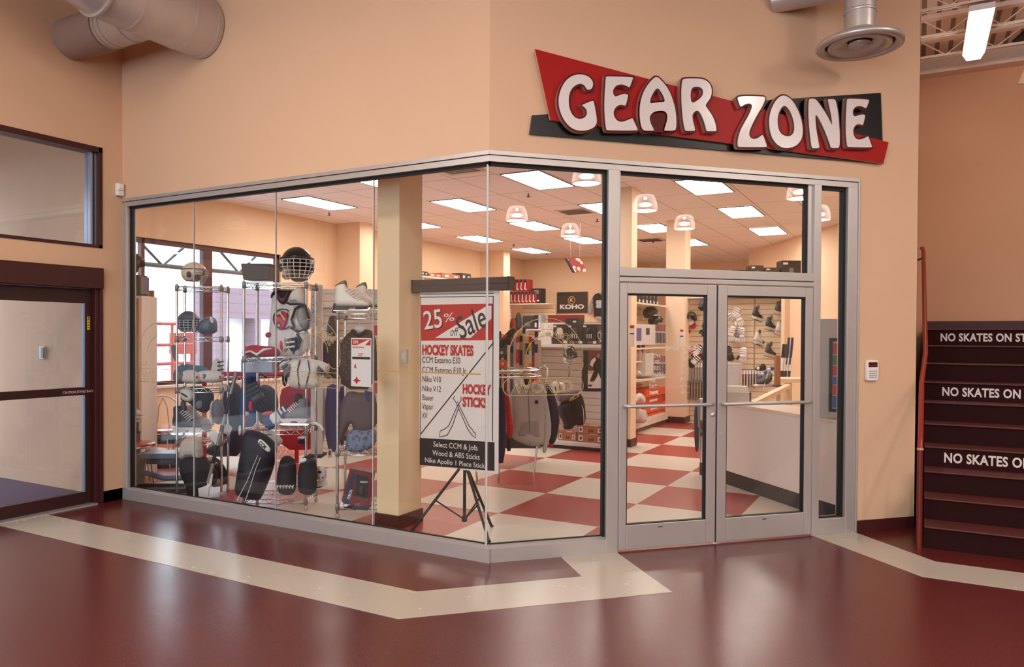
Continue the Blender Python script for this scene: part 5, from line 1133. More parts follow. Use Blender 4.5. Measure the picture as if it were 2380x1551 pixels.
mb=MB(); mb.tube([(0,.03,.08),(0,.03,2.1)],.014,10); mb.build('pole',BLACK,t)
hub=(0,.03,.52)
for q in ((955,1238),(1137,1262),(1143,1226)):
    P=atG(*q); e=(P.x+3.43,P.y-BY,0.005); mb=MB(); mb.tube([(0,.03,.60),e],.0125,8); o=mb.build('leg',BLACK,t)
    mid=Vector((0,.03,.60)).lerp(Vector(e),.55); mb=MB(); mb.tube([tuple(mid),(0,.03,.10)],.007,6); mb.build('brace',BLACK,o)
    mb=MB(); mb.ell((e[0],e[1],.012),(.018,.018,.012),8,5); mb.build('rubber_foot',BLACK,o)
mb=MB(); mb.lathe([(.02,.08),(.025,.09),(.025,.12),(.02,.13)],10,c=(0,.03,0)); mb.lathe([(.024,.56),(.03,.58),(.03,.62),(.024,.63)],10,c=(0,.03,0)); mb.build('hub',BLACK,t)
P=atY(943,828,5.17)
t=T('switch_box','small grey switch box on the cream column','switch',(-4.0,5.18,1.45)); 
P=hit(943,828,(0,1,0),5.18); t.location=(P.x-.0,5.18,P.z-.06)
mb=MB(); mb.box(-.03,.03,-.028,0,0,.12); mb.build('box',mat('warm_grey_plastic',(176,166,152),.5),t,bev=.004); mb=MB(); mb.box(-.02,.02,-.031,-.028,.03,.09); mb.build('cover',mat('warm_grey_cover',(190,180,166),.5),t)
# ================================================================ ROUND CLOTHES RACK AND STICKS
t=T('clothes_rack','round chrome clothes rack with hanging jackets right of the banner','rack',(-4.35,7.75,0))
mb=MB(); mb.tube([(.46*math.cos(2*PI*i/32),.46*math.sin(2*PI*i/32),1.285) for i in range(32)],.016,8,closed=True); mb.build('top_ring',CHROME,t)
mb=MB(); mb.tube([(.46*math.cos(2*PI*i/32),.46*math.sin(2*PI*i/32),1.215) for i in range(32)],.012,8,closed=True); mb.build('lower_ring',CHROME,t)
for a in (-68,50,160,250):
    a=math.radians(a); mb=MB(); mb.tube([(.46*math.cos(a),.46*math.sin(a),1.29),(.46*math.cos(a),.46*math.sin(a),.5),(.40*math.cos(a),.40*math.sin(a),.0)],.013,8); mb.build('leg',CHROME,t)
mb=MB(); mb.tube([(.44,.10,1.30),(.50,.10,1.33),(.53,.10,1.30),(.53,.10,1.18)],.014,8); mb.build('end_hook',CHROME,t)
I=It('zip_hoodie','light grey zipped hoodie with a round navy badge hanging on the round rack','hoodie',1232,1050,8.42)
HG=[GREYF,mat('darker_grey_knit',(150,142,134),.95)]  # second, darker grey knit for the pocket
I.puff('body',HG,[(1192,903),(1200,896),(1214,892),(1226,902),(1238,890),(1250,890),(1264,899),(1270,910),(1271,940),(1270,1000),(1268,1030),(1258,1036),(1231,1038),(1206,1028),(1191,1020),(1189,1010),(1193,980),(1188,930),(1188,910)],.07,0,R=.045,res=16,smooth=1,wav=.015,wk=18)
I.puff('left_sleeve',HG[0],[(1192,904),(1199,912),(1200,950),(1194,1000),(1186,1006),(1181,980),(1181,935),(1185,915)],.05,.0,R=.04,wav=.008)
I.puff('right_sleeve',HG[0],[(1258,902),(1266,908),(1274,940),(1283,1000),(1272,1036),(1269,1052),(1260,1052),(1262,1030),(1264,990)],.055,-.03,R=.04,wav=.008)
I.puff('hood',HG[0],[(1200,896),(1214,890),(1222,896),(1236,888),(1246,886),(1250,896),(1232,908),(1214,906)],.05,-.045,res=9,R=.03)
I.puff('pocket',HG[1],[(1211,982),(1213,980),(1248,976),(1250,978),(1255,1012),(1253,1015),(1206,1012),(1205,1009)],.006,-.068,res=8,R=.008,smooth=0)
I.tube('zipper',DGREY,[(1226,906),(1229,960),(1231,1034)],.003,-.072)
mb=MB(); (a,b),=I.q([(1246,933)]); mb.M=Matrix.Translation((a,-.074,b))@Matrix.Rotation(PI/2,4,'X'); mb.lathe([(.0001,.006),(.018,.006),(.021,0)],16); mb.build('navy_badge',NAVY,I.t)
hang('navy jacket hanging at the left of the grey hoodie beside the banner',[(1146,902),(1160,896),(1172,904),(1176,960),(1174,1076),(1156,1078),(1146,1070)],8.0,NAVY,'hanging_jacket','jacket')
hang('bright red jacket sleeve showing between the navy jacket and the grey hoodie',[(1174,904),(1182,912),(1188,960),(1194,1004),(1188,1020),(1178,1018),(1174,960)],8.2,mat('bright_red_nylon',(190,20,24),.6),'hanging_jacket','jacket')
hang('black garment hem hanging under the red sleeve on the round rack',[(1174,1004),(1186,1008),(1190,1048),(1176,1050)],8.25,BLACKF,'hanging_garment','garment')
hang('dark navy jacket with red cuff hanging behind the right of the hoodie',[(1262,892),(1276,892),(1290,920),(1302,968),(1296,1010),(1288,1034),(1274,1036),(1274,1000),(1270,940)],8.75,mat('dark_navy_nylon',(24,28,50),.6),'hanging_jacket','jacket',stripes=[([(1274,1030),(1287,1030),(1284,1040),(1273,1038)],REDF)])
for j,(x,m,l) in enumerate(((1206,PADW,'white top peeking above the hood on the round rack'),(1220,BLACKF,'black top hanging behind the hood on the round rack'),(1241,ORANGE,'orange garment shoulder showing behind the hoodie'))):
    I=It('hanging_garment',l,'garment',x,905,8.95+.04*j); I.puff('body',m,[(x-10,884),(x-2,874),(x+4,874),(x+13,886),(x+10,960),(x-10,960)],.05,0,res=8)
# stick display
I=It('stick_stand','upright wooden stand full of hockey sticks behind the round rack','stand',1205,1000,9.75)
I.box('back_board',WOOD,1246,1256,790,1040,-.1,.25); I.box('base',DGREY,1150,1256,1000,1040,-.1,.3)
scol=[('black',BLACKF),('white and red',mat('white_red_shaft',(206,196,192),.4)),('dark red',mat('dark_red_shaft',(132,40,40),.4)),('white',mat('white_shaft',(222,216,212),.4)),('grey',GREYP),('white taped',WHITE),('cream',BEIGE),('tan',TAN),('natural wood',WOOD),('light wood',mat('light_wood_shaft',(222,186,130),.5)),('yellow',YELLOW),('navy and white',mat('navy_shaft',(52,62,92),.5)),('pale grey',mat('pale_grey_shaft',(190,186,184),.4))]
for j,(nm,m) in enumerate(scol):
    x=1160+7.1*j; yt=770+6*((j*5)%4)-(8 if 7<=j<=9 else 0)
    I=It('hockey_stick','%s hockey stick standing upright, %s from the left in the stand'%(nm,('first','second','third','fourth','fifth','sixth','seventh','eighth','ninth','tenth','eleventh','twelfth','last')[j]),'stick',x,1000,9.6+.03*(j%3),'hockey sticks in the upright stand')
    I.box('shaft',m,x-3.7,x+3.7,yt+14,998,-.012,.012)
    I.box('butt_tape',(BLACK,WHITE,RED,NAVY)[j%4],x-3.9,x+3.9,yt,yt+14,-.014,.014,bev=.003); I.box('print_band',(WHITE,RED,BLACK,WOOD,NAVY)[j%5],x-3.8,x+3.8,yt+30+4*(j%3),yt+50+6*(j%4),-.0132,.0132)
I=It('hockey_stick','x','stick',1175,800,9.3); I.t['label']='black curved stick blade with red oval badge leaning across the stick stand'
I.puff('blade',BLACK,[(1150,806),(1160,792),(1180,770),(1192,760),(1200,766),(1196,776),(1178,796),(1160,830),(1150,836)],.03,0); I.puff('oval_badge',RED,[(1166,788),(1176,776),(1181,778),(1172,791)],.012,-.025,res=6)
for x,y,m,l in ((1166,820,GREEN,'dark green tape wheel on a hook by the sticks'),(1168,846,ORANGE,'orange tape wheel on a hook below the green one')):
    I=It('tape_wheel',l,'tape',x,y,9.2); 
    mb=MB(); mb.M=Matrix.Rotation(PI/2,4,'X'); mb.lathe([(.020,-.02),(.055,-.02),(.058,0),(.055,.02),(.020,.02),(.020,-.02)],24); mb.build('wheel',m,I.t)
    mb=MB(); mb.M=Matrix.Rotation(PI/2,4,'X'); mb.lathe([(.0001,.022),(.018,.022),(.020,-.02)],16); mb.build('hub',WHITE,I.t)
    mb=MB(); mb.tube([(-.09,-.03,0),(0,-.03,0)],.004,5); mb.build('hook_arm',CHROME,I.t)
# ================================================================ WHITE GONDOLA
t=T('gondola_shelf','white slatwall gondola with a lit top shelf of helmet boxes','shelf unit',(-5.22,10.08,0))
W=5.22-3.98
mb=MB(); mb.box(0,W,0,.44,.055,.12); mb.build('base_deck',OFFW,t,bev=.004)
mb=MB(); mb.box(.02,W-.02,.05,.42,0,.055); mb.build('kick_base',BLACK,t)
mb=MB(); mb.box(0,W,-.006,.0,.065,.11); mb.build('price_rail',mat('pale_price_rail',(216,206,200),.3),t)
mb=MB(); mb.box(0,W,.42,.46,.12,1.9); mb.build('slat_panel',SLATW,t)
mb=MB(); mb.box(0,W,.0,.42,1.515,1.565); mb.build('top_shelf',OFFW,t,bev=.004)
mb=MB(); mb.box(.0,.02,.0,.46,.12,1.51); mb.build('end_panel',OFFW,t)
dd=9.95+1.0
hb=[(1286,1320,'helmet box with a printed white caged helmet, first from the left on the lit shelf',IVORY),(1320,1355,'helmet box with a printed black caged helmet, second on the lit shelf',DGREY),(1355,1388,'helmet box with a dark opening and white badge, third on the lit shelf',BLACK),(1389,1407,'brown helmet box with round white emblem at the right end of the lit shelf',None)]
for x0,x1,l,pm in hb:
    P0=atY(x0,797,10.16); P1=atY(x1,797,10.16); h=(797-748 if pm else 797-754)*11.1/FPX
    w_=P1.x-P0.x-.008
    o=carton(l,((P0.x+P1.x)/2,10.14,1.566),0,w_,.24,h*.94,mat('charcoal_carton',(52,44,42),.5) if pm else mat('brown_carton',(92,74,62),.6),[(.38,.10,.26,.13,PAPER),(.05,.10,.34,.12,mat('brown_oval_print',(120,84,60),.6)),(-.36,.9,.22,.08,PAPER)] if pm else [(0,.2,.3,.1,PAPER)],'helmet boxes on the lit shelf','helmet_box')
    if pm:
        mb=MB(); mb.puff([(x*w_,z*h) for x,z in [(-.22,.25),(-.24,.55),(-.14,.78),(.14,.78),(.24,.55),(.22,.25)]],.008,-.006,res=7); mb.build('helmet_print',pm,o)
        mb=MB(); [mb.box((-.15+.15*i)*w_-.005,(-.15+.15*i)*w_+.005,-.018,-.012,.28*h,.48*h) for i in range(3)]; mb.build('cage_print',CAGEW if pm!=IVORY else BLACK,o)
    else:
        mb=MB(); mb.M=Matrix.Translation((0,-.004,.5*h))@Matrix.Rotation(PI/2,4,'X'); mb.tube([(.05*math.cos(2*PI*i/20),.06*math.sin(2*PI*i/20),0) for i in range(20)],.006,5,closed=True); mb.tube([(0,-.04,0),(0,.04,0)],.006,5); mb.tube([(-.035,.03,0),(.035,.03,0)],.006,5); mb.build('round_emblem',PAPER,o)
for x0,x1,y0,y1,l in ((1253,1286,776,797,'white flat box at the left of the lit shelf'),(1256,1273,770,776,'small white box stacked on the flat white one')):
    P0=atY(x0,y1,10.2); P1=atY(x1,y1,10.2); 
    carton(l,((P0.x+P1.x)/2,10.14,1.566 if y1==797 else 1.69),0,P1.x-P0.x-.006,.2,.122 if y1==797 else .05,mat('white_carton',(232,222,208),.6))
for j,(x0,x1,y0,y1,m,l) in enumerate(((1317,1347,736,750,mat('charcoal_carton',(52,44,42),.5),'dark box lying on top of the middle helmet boxes'),)):
    P0=atY(x0,y1,10.2); P1=atY(x1,y1,10.2); carton(l,((P0.x+P1.x)/2,10.16,1.866),0,P1.x-P0.x,.2,.09,m,[(.2,.4,.25,.3,PAPER)])
P0=atY(1288,752,10.9); P1=atY(1371,733,10.9)
t=T('red_banner_board','long red sign board behind the boxes on the lit shelf','sign',(P0.x,10.66,P0.z-.05)); mb=MB(); mb.box(0,P1.x-P0.x,0,.03,-.2,P1.z-P0.z+.05); mb.build('board',mat('deep_red_board',(136,32,28),.5),t,bev=.004); mb=MB(); mb.box(.1,.16,0.03,.05,-1.4,.05); mb.build('support',DGREY,t)
# lower goods on the gondola
def shoebox(x0,x1,y0,y1,Y,l):
    P0=atY(x0,y1,Y); P1=atY(x1,y0,Y)
    if y1>1025: P0.z=.121
    else: P0.z=atY(x1,1011,Y).z
    if y0==1011: P1.z=atY(x1,1011,Y).z
    return carton(l,((P0.x+P1.x)/2,Y,P0.z),0,P1.x-P0.x-.005,.26,P1.z-P0.z-.004,CARD,[(-.36,.45,.15,.62,PAPER),(.36,.45,.16,.5,PAPER),(-.36,.45,.07,.34,DGREY),(.36,.45,.06,.26,NAVY),(.02,.35,.2,.3,mat('dark_brown_print',(120,70,46),.7)),(.12,.97,.3,.06,PAPER)],'brown skate boxes on the gondola base','shoe_box')
shoebox(1297,1340,1004,1029,10.12,'brown skate box on its own, left of the stacked pair on the gondola base')
shoebox(1341,1404,1011,1030,10.10,'lower brown skate box of the stacked pair on the gondola base')
shoebox(1341,1404,991,1011,10.10,'upper brown skate box of the stacked pair on the gondola base')
I=It('hockey_pants','black hockey pants with tan lettered waist hanging on the white slatwall','pants',1325,1000,10.75)
I.puff('legs',BLACKF,[(1296,940),(1320,930),(1346,910),(1358,930),(1363,984),(1350,990),(1336,988),(1330,998),(1308,998),(1310,984),(1298,964)],.12,0,R=.1,res=12,wav=.012)
I.puff('grey_waist',GREYP,[(1290,916),(1310,910),(1340,906),(1346,912),(1320,932),(1298,938)],.08,-.02,R=.06)
I.puff('tan_label',mat('tan_label_cloth',(190,164,140),.8),[(1319,928),(1340,912),(1346,914),(1342,922),(1322,934)],.02,-.105,res=7); I.text('label_lettering',BLACK,'CCM',1323,932,5,-.128,'l',sx=1.3,rot=.6,bold=.02)
mb=MB(); [mb.tube([(a,-.10,b) for a,b in I.q(p)],.005,5) for p in ([(1346,934),(1354,950),(1356,986)],[(1343,936),(1350,952)])]; mb.build('grey_piping',CAGEW,I.t)
I=It('hockey_gloves','white and black pair of gloves hanging above the black hockey pants','gloves',1296,916,10.7)
I.puff('left_glove',PADW,[(1282,890),(1290,886),(1300,892),(1300,914),(1288,916)],.05,0); I.puff('right_glove',PADW,[(1298,890),(1306,888),(1314,894),(1312,914),(1302,914)],.05,.01); I.puff('black_finger',BLACKF,[(1286,896),(1292,894),(1296,910),(1290,912)],.03,-.035,res=5)
I=It('goalie_mask','black and white goalie mask hanging on the white slatwall under the lit shelf','mask',1322,852,10.8)
I.puff('crown',BLKSH,[(1308,826),(1312,808),(1324,802),(1336,808),(1344,830),(1336,834),(1312,832)],.1,0,R=.08,smooth=2); I.puff('jaw',PADW,[(1308,828),(1324,832),(1338,830),(1334,846),(1322,852),(1312,844)],.09,0,R=.07,smooth=2)
mb=MB(); [mb.tube([(a,-.10,b) for a,b in I.q([(1312,826+6*i),(1322,830+6*i),(1334,827+6*i)])],.006,5) for i in range(4)]; [mb.tube([(a,-.102,b) for a,b in I.q([(1315+7*i,822),(1316+6*i,848)])],.005,5) for i in range(3)]; mb.build('cage',CAGEC,I.t); I.tube('strap',BLACK,[(1322,852),(1323,866),(1322,876)],.006)
I=It('hockey_poster','poster of a hockey player in black on white ice at the right of the gondola','poster',1380,912,10.72)
I.plate('sheet',mat('poster_dark_red',(104,52,48),.5),[(1352,815),(1408,815),(1408,910),(1352,910)],0,.012); I.plate('dark_margin',BLACK,[(1352,815),(1366,815),(1366,903),(1352,903)],-.002,0); I.plate('base_strip',BLACK,[(1352,903),(1408,903),(1408,910),(1352,910)],-.003,0)
I.plate('ice_print',PAPER,[(1366,868),(1408,864),(1408,903),(1366,903)],-.003,-.0005); I.plate('board_strip',mat('pale_yellow_print',(206,176,130),.6),[(1366,862),(1408,860),(1408,866),(1366,870)],-.0035,-.0005)
mb=MB(); y=-.006
for pts,mi in (([(1377,838),(1383,832),(1395,832),(1401,838),(1403,852),(1398,865),(1382,865),(1376,852)],0),([(1381,861),(1391,864),(1387,876),(1380,887),(1374,890),(1371,885),(1375,874)],0),([(1389,864),(1399,861),(1402,873),(1408,882),(1408,888),(1404,889),(1396,880)],0),([(1370,848),(1374,837),(1382,831),(1385,836),(1379,846),(1377,854)],1),([(1394,832),(1402,836),(1408,848),(1407,856),(1402,850),(1399,840)],1),([(1386,830),(1386,824),(1390,822),(1394,824),(1394,830),(1390,834)],2),([(1370,888),(1378,886),(1376,894),(1370,896)],1),([(1366,898),(1370,892),(1377,893),(1374,899)],0)): mb.puff(I.q(pts),.004,y-.002*mi,res=9,mi=mi,smooth=0)
mb.build('player_print',[BLACKF,PADW,mat('skin_print',(150,104,84),.7)],I.t)
# ================================================================ BACK WALL
YB=19.70
def wallbox(name,label,cat,x0,x1,y0,y1,Y,d0,m,group=None):
    P0=atY(x0,y1,Y); P1=atY(x1,y0,Y); t=T(name,label,cat,(P0.x,Y,P0.z),0,group); mb=MB(); mb.box(0,P1.x-P0.x,0,d0,0,P1.z-P0.z); mb.build('body',m,t,bev=.004); return t,P1.x-P0.x,P1.z-P0.z
t,wv,hv=wallbox('brand_banner','brown banner with gold ring emblem and white lettering on the back wall','banner',1294,1365,678,728,YB,.02,mat('dark_brown_banner',(58,46,38),.7))
mb=MB(); mb.M=Matrix.Translation((wv*.49,-.006,hv*.60))@Matrix.Rotation(PI/2,4,'X'); mb.tube([(.105*math.cos(2*PI*i/28),.105*math.sin(2*PI*i/28),0) for i in range(28)],.014,6,closed=True); mb.build('gold_ring',mat('gold_print',(196,150,50),.5),t)
mb=MB(); mb.text('K',wv*.49,hv*.54,.13,0,'c',1.1,.02,y=-.004); mb.text('KOHO',wv*.5,hv*.20,.17,0,'c',1.5,.045,y=-.004); mb.build('white_lettering',PAPER,t)
mb=MB(); mb.box(.02,wv*.46,-.003,0,hv*.84,hv*.97); mb.build('black_strip',BLACK,t)
P=atD(1338,617,14.2)
t=T('ceiling_poster','tilted red hockey poster hanging from the shop ceiling at the back','poster',P,YAW); k=14.2/FPX
mb=MB(); mb.plate([((x-1338)*k,(617-y)*k) for x,y in [(1311,601),(1349,600),(1364,631),(1330,634)]],-.01,.01); mb.build('board',speck('poster_print',(150,60,60),(220,196,180),9,.32,.5),t)
mb=MB(); mb.plate([((x-1338)*k,(617-y)*k) for x,y in [(1311,601),(1318,601),(1337,634),(1330,634)]],-.014,-.009); mb.build('dark_band',mat('dark_blue_band',(34,36,52),.5),t)
mb=MB(); mb.tube([(-.1,0,.12),(-.1,0,3.95-P.z)],.003,5); mb.tube([(.08,0,.13),(.08,0,3.95-P.z)],.003,5); mb.build('hanging_wire',CHROME,t)
jersey('hanging_jersey','grey and black jersey hanging on the back wall right of the brown banner','jersey',atY(1400,745,YB-.08),0,.95,.78,[BLACKF,mat('silver_grey_knit',(150,146,148),.8),mat('pale_emblem_knit',(176,180,184),.8)],fn=lambda x,z: 1 if abs(x)>.26 else (2 if (abs(x)<.16 and .34<z<.58) or z<.10 else 0))
t,wv,hv=wallbox('long_shelf','long shelf on the back wall stacked with red boxes','shelf',1184,1276,705,709,18.4,.42,OFFW)
mb=MB(); mb.box(.2,wv,.40,.43,-2.5,-.02); mb.build('slat_panel',SLAT,t); mb=MB(); mb.box(.3,wv,.02,.42,-.72,-.68); mb.build('lower_shelf',OFFW,t)
mb=MB(); mb.box(-.13,.0,.0,.1,-2.55,.85); mb.build('slat_upright',SLATW,t)
rb=None
pos=[(1190+9.4*i,649,676) for i in range(4)]+[(1186+8.6*i,677,704) for i in range(7)]
WB=mat('white_print',(214,208,210),.5)
for j,(x,y0,y1) in enumerate(pos):
    P0=atY(x,y1,18.42); P1=atY(x+9,y0,18.42)
    l='red and white helmet box, %s from left in the %s row on the back shelf'%(('first','second','third','fourth','fifth','sixth','seventh')[j if j<4 else j-4],'upper' if j<4 else 'lower')
    if rb is None:
        w_=P1.x-P0.x-.006; h=P1.z-P0.z-.008
        rb=T('helmet_box',l,'box',(P0.x,18.42,P0.z),0,'red helmet boxes on the back shelf')
        mb=MB(); mb.box(0,w_,0,.3,0,h); mb.build('carton',mat('red_carton',(150,32,36),.45),rb); mb=MB(); mb.plate([(0,h),(0,h*.7),(w_*.7,h*.5),(w_*.5,h)],-.003,0); mb.build('black_corner',BLACK,rb); mb=MB(); mb.plate([(w_*.08,h*.1),(w_*.30,h*.12),(w_*.45,h*.75),(w_*.2,h*.7)],-.004,0); mb.build('white_slash',WB,rb); mb=MB(); mb.box(w_*.4,w_*.62,-.004,0,h*.03,h*.18); mb.build('white_badge',PAPER,rb)
    else: dup(rb,(P0.x,18.42,P0.z),0,l)
carton('tall black printed box at the right end of the red boxes on the back shelf',(atY(1246,705,18.45).x,18.45,atY(1246,704,18.45).z),0,.30,.3,.40,BLACK,[(.0,.75,.5,.25,GREYP),(.2,.15,.2,.1,PAPER),(-.2,.4,.2,.2,DGREY)],name='helmet_box')
for pts,l,m in (([(1196,768),(1197,738),(1204,724),(1211,730),(1214,768)],'dark teal jacket on the lower back shelf',mat('dark_teal',(44,58,60),.8)),([(1184,772),(1186,742),(1194,738),(1202,748),(1203,772)],'dark red jacket at the left of the lower back shelf',mat('crimson',(130,28,40),.8))):
    I=It('folded_jacket',l,'jacket',pts[0][0],768,20.6); I.puff('cloth',m,pts,.12,0)
for x0,x1,y0,y1,m,l in ((1215,1240,734,765,DGREY,'charcoal boxed item on the lower back shelf'),(1241,1250,733,768,NAVY,'navy and white box on the lower back shelf'),(1251,1258,732,768,mat('white_blue_box',(170,176,196),.5),'white and blue box on the lower back shelf'),(1262,1290,758,764,MAROON,'row of small red packets on the lower back shelf')):
    t,a,b=wallbox('box',l,'box',x0,x1,y0,y1,18.5,.25,m); mb=MB(); mb.box(a*.2,a*.7,-.004,0,b*.2,b*.5); mb.build('printed_label',PAPER if m!=DGREY else GREYP,t)
XH=-10.08; zh=atX(1040,648,XH).z
t=T('high_shelf','high wall shelf on the left shop wall stacked with boxes above the banner','shelf',(XH,atX(974,648,XH).y,zh),PI/2)
Ls=atX(1100,648,XH).y-atX(974,648,XH).y; mb=MB(); mb.box(0,Ls,-.02,.345,-.03,0); mb.build('board',OFFW,t)
for y in (.2,Ls-.3): mb=MB(); mb.box(y,y+.03,.02,.345,-.25,-.03); mb.build('bracket',OFFW,t)
for x0,x1,yt,m,l in ((978,995,631,mat('charcoal_carton',(52,44,42),.5),'black box at the left end of the high shelf above the banner'),(997,1026,643,CARD,'flat brown box on the high shelf above the banner'),(1027,1070,637,CARD,'long brown shoe box in the middle of the high shelf'),(1072,1095,636,mat('charcoal_carton',(52,44,42),.5),'black box with white labels at the right of the high shelf')):
    ya,yb=atX(x0,648,XH).y,atX(x1,648,XH).y; carton(l,(XH,(ya+yb)/2,zh),PI/2,yb-ya-.02,.3,max(.08,atX((x0+x1)/2,yt,XH).z-zh),m,[(-.25,.5,.2,.4,PAPER),(.25,.5,.2,.3,PAPER)])
# ================================================================ AISLE SHELVES SEEN THROUGH THE LEFT DOOR
XF=-4.30
t=T('aisle_shelf','tall cream shelving run between the two peach columns','shelf unit',(XF,12.1,0))
zz=[atX(1512,y,XF+.0).z for y in (706,808,838,880)]
mb=MB(); mb.box(-.48,-.44,0,2.03,.1,2.75); mb.build('back_panel',SLAT,t)
for z,dx in zip(zz,(0,-.02,-.08,0)):
    mb=MB(); mb.box(-.44,dx,0,2.03,z-.03,z); mb.build('shelf_board',OFFW,t)
mb=MB(); mb.box(-.44,0.04,0,2.03,.08,.2); mb.build('base_deck',OFFW,t); mb=MB(); mb.box(-.42,.0,.02,2.01,0,.08); mb.build('kick_base',mat('mauve_kick',(120,78,76),.6),t)
mb=MB(); mb.box(-.44,0,-.0,.02,.2,zz[0]); mb.build('end_panel',OFFW,t)
ordn=('first','second','third','fourth','fifth','sixth','seventh','eighth','ninth','tenth')
pk=None
for i in range(9):
    y=12.22+.21*i; l='dark skate guard packet, %s along the top aisle shelf'%ordn[i]
    if pk is None:
        pk=T('guard_packet',l,'packet',(XF-.16,y,zz[0]),0,'packets on the top aisle shelf')
        mb=MB(); mb.puff([(-.06,0),(-.065,.2),(-.03,.34),(.03,.34),(.065,.2),(.06,0)],.05,0,res=7); o=mb.build('packet',mat('dark_brown_packet',(62,46,42),.4),pk); o.rotation_euler.z=PI/2
        mb=MB(); mb.box(-.03,.03,-.052,-.045,.02,.07); o=mb.build('white_label',PAPER,pk); o.rotation_euler.z=PI/2
        mb=MB(); mb.tube([(0,-.05,.12),(.02,-.052,.2),(.01,-.045,.28)],.006,5); o=mb.build('clip',CAGEC,pk); o.rotation_euler.z=PI/2
    else: dup(pk,(XF-.16,y,zz[0]),0,l)
for x,y,l in ((1512,732,'upper dark helmet hanging inside the aisle shelving'),(1524,750,'lower black helmet hanging inside the aisle shelving')):
    P=atX(x,y+12,XF-.22); helmet(l,P,.3,1.05,mat('dark_olive_shell',(58,54,46),.3) if y<740 else BLKSH,BLACK,cage=False)
def aisle_box(name,l,cat,x0,x1,y0,y1,dx,dep,m,group=None,dec=None):
    P0=atX(x0,y1,XF+dx); P1=atX(x1,y1,XF+dx); Pt=atX(x0,y0,XF+dx); t=T(name,l,cat,(XF+dx,P0.y,P0.z),0,group)
    mb=MB(); mb.box(-dep,0,0,P1.y-P0.y,0,Pt.z-P0.z); mb.build('carton' if name=='shoe_box' else 'body',m,t,bev=.003,bseg=1)
    if dec: mb=MB(); L_=P1.y-P0.y; h=Pt.z-P0.z; mb.box(-.001,.003,L_*.25,L_*.6,h*.35,h*.65); mb.build('printed_label',dec,t)
    return t,P1.y-P0.y,Pt.z-P0.z
t,L_,h=aisle_box('sign_panel','white sign panel with a blue card on the aisle shelving','sign',1476,1523,753,803,.0,.02,mat('white_sign_panel',(206,200,198),.5))
mb=MB(); mb.box(0,.008,.02,L_*.28,h*.22,h*.8); mb.build('blue_card',mat('violet_blue_card',(84,84,150),.5),t); mb=MB(); mb.box(0,.008,L_*.52,L_*.68,h*.5,h*.82); mb.build('emblem',DGREY,t)
pk=None
for row,(y0,y1,n,x0,x1) in enumerate(((754,802,7,1524,1548),(822,874,8,1518,1548))):
    for i in range(n):
        x=x0+(x1-x0)*i/n; P=atX(x,y1,XF-.03); l='red and white skate blade pack, %s along the %s hanging row by the far column'%(ordn[i],('upper','lower')[row])
        h=atX(x,y0,XF-.03).z-P.z
        if pk is None:
            pk=T('blade_pack',l,'packet',P,0,'blade packs in the aisle shelving'); mb=MB(); mb.box(-.02,0,-.03,.03,0,h); mb.build('card',mat('white_red_card',(196,184,178),.5),pk); mb=MB(); mb.box(0,.003,-.03,.03,h*.68,h); mb.build('red_header',mat('dark_red_print',(120,50,46),.5),pk); mb=MB(); mb.box(0,.012,-.012,.02,h*.1,h*.6); mb.build('blade',DGREY,pk)
        else: dup(pk,P,0,l)
for i in range(3):
    x=1479+10*i; P=atX(x+4,832,XF-.05); 
    t=T('bottle','pale pink spray bottle, %s from the left on the middle aisle shelf'%ordn[i],'bottle',(XF-.12,P.y,zz[2]),0,'spray bottles on the aisle shelf'); mb=MB(); mb.lathe([(.0001,0),(.055,0),(.055,.17),(.03,.2),(.03,.23)],14); mb.build('bottle_body',mat('pale_pink_bottle',(204,176,166),.35),t); mb=MB(); mb.lathe([(.032,.21),(.036,.28),(.0001,.29)],12); mb.build('cap',DGREY,t)
aisle_box('card_stack','white stack of cards on the lower aisle shelf','cards',1500,1519,822,874,-.02,.2,mat('white_card_stack',(206,200,194),.6))
I=It('plastic_bag','small clear bag at the left of the lower aisle shelf','bag',1484,874,13.0); I.puff('bag_body',mat('clear_plastic_bag',(196,186,180),.15,spec=.8),[(1474,874),(1476,864),(1484,860),(1496,872)],.08,0)
for j,(x0,x1,y0,y1) in enumerate(((1500,1547,907,926),(1496,1547,927,945),(1500,1547,946,963),(1500,1547,964,984))):
    aisle_box('shoe_box','orange skate shoe box, %s in the stack at the aisle end'%('topmost','second from the top','third from the top','lowest')[j],'box',x0,x1,y0,y1,-.04-.02*(j%2),.3,ORANGE if j!=1 else mat('deep_orange_card',(196,66,34),.5),'orange shoe boxes in the aisle',PAPER)
for j,(pts,l) in enumerate((([(1474,938),(1476,918),(1488,912),(1500,922),(1502,938)],'upper clear plastic bag beside the orange boxes'),([(1472,984),(1474,956),(1486,948),(1500,956),(1506,984)],'large clear plastic bag beside the lowest orange box'),([(1486,976),(1490,954),(1500,950),(1508,974)],'narrow clear plastic bag leaning on the orange boxes'))):
    I=It('plastic_bag',l,'bag',pts[0][0],pts[0][1],12.6+.2*j); I.puff('bag_body',mat('clear_plastic_bag',(196,186,180),.15,spec=.8),pts,.1,0,wav=.03,wk=40)
for x0,x1,y0,y1,Y,l in ((1463,1475,755,806,10.745,'small sale flyer taped to the middle column'),(1580,1589,765,806,14.195,'small sale flyer taped to the far column')):
    P0=atY(x0,y1,Y); P1=atY(x1,y0,Y); t=T('sale_flyer',l,'flyer',(P0.x,Y,P0.z)); a,b=P1.x-P0.x,P1.z-P0.z
    mb=MB(); mb.box(0,a,-.003,0,0,b); mb.build('sheet',PAPER,t); mb=MB(); mb.box(.005,a-.005,-.005,-.003,b*.84,b*.97); mb.build('red_heading',RED,t); mb=MB(); mb.box(.005,a-.005,-.005,-.003,b*.56,b*.62); mb.build('black_band',BLACK,t)
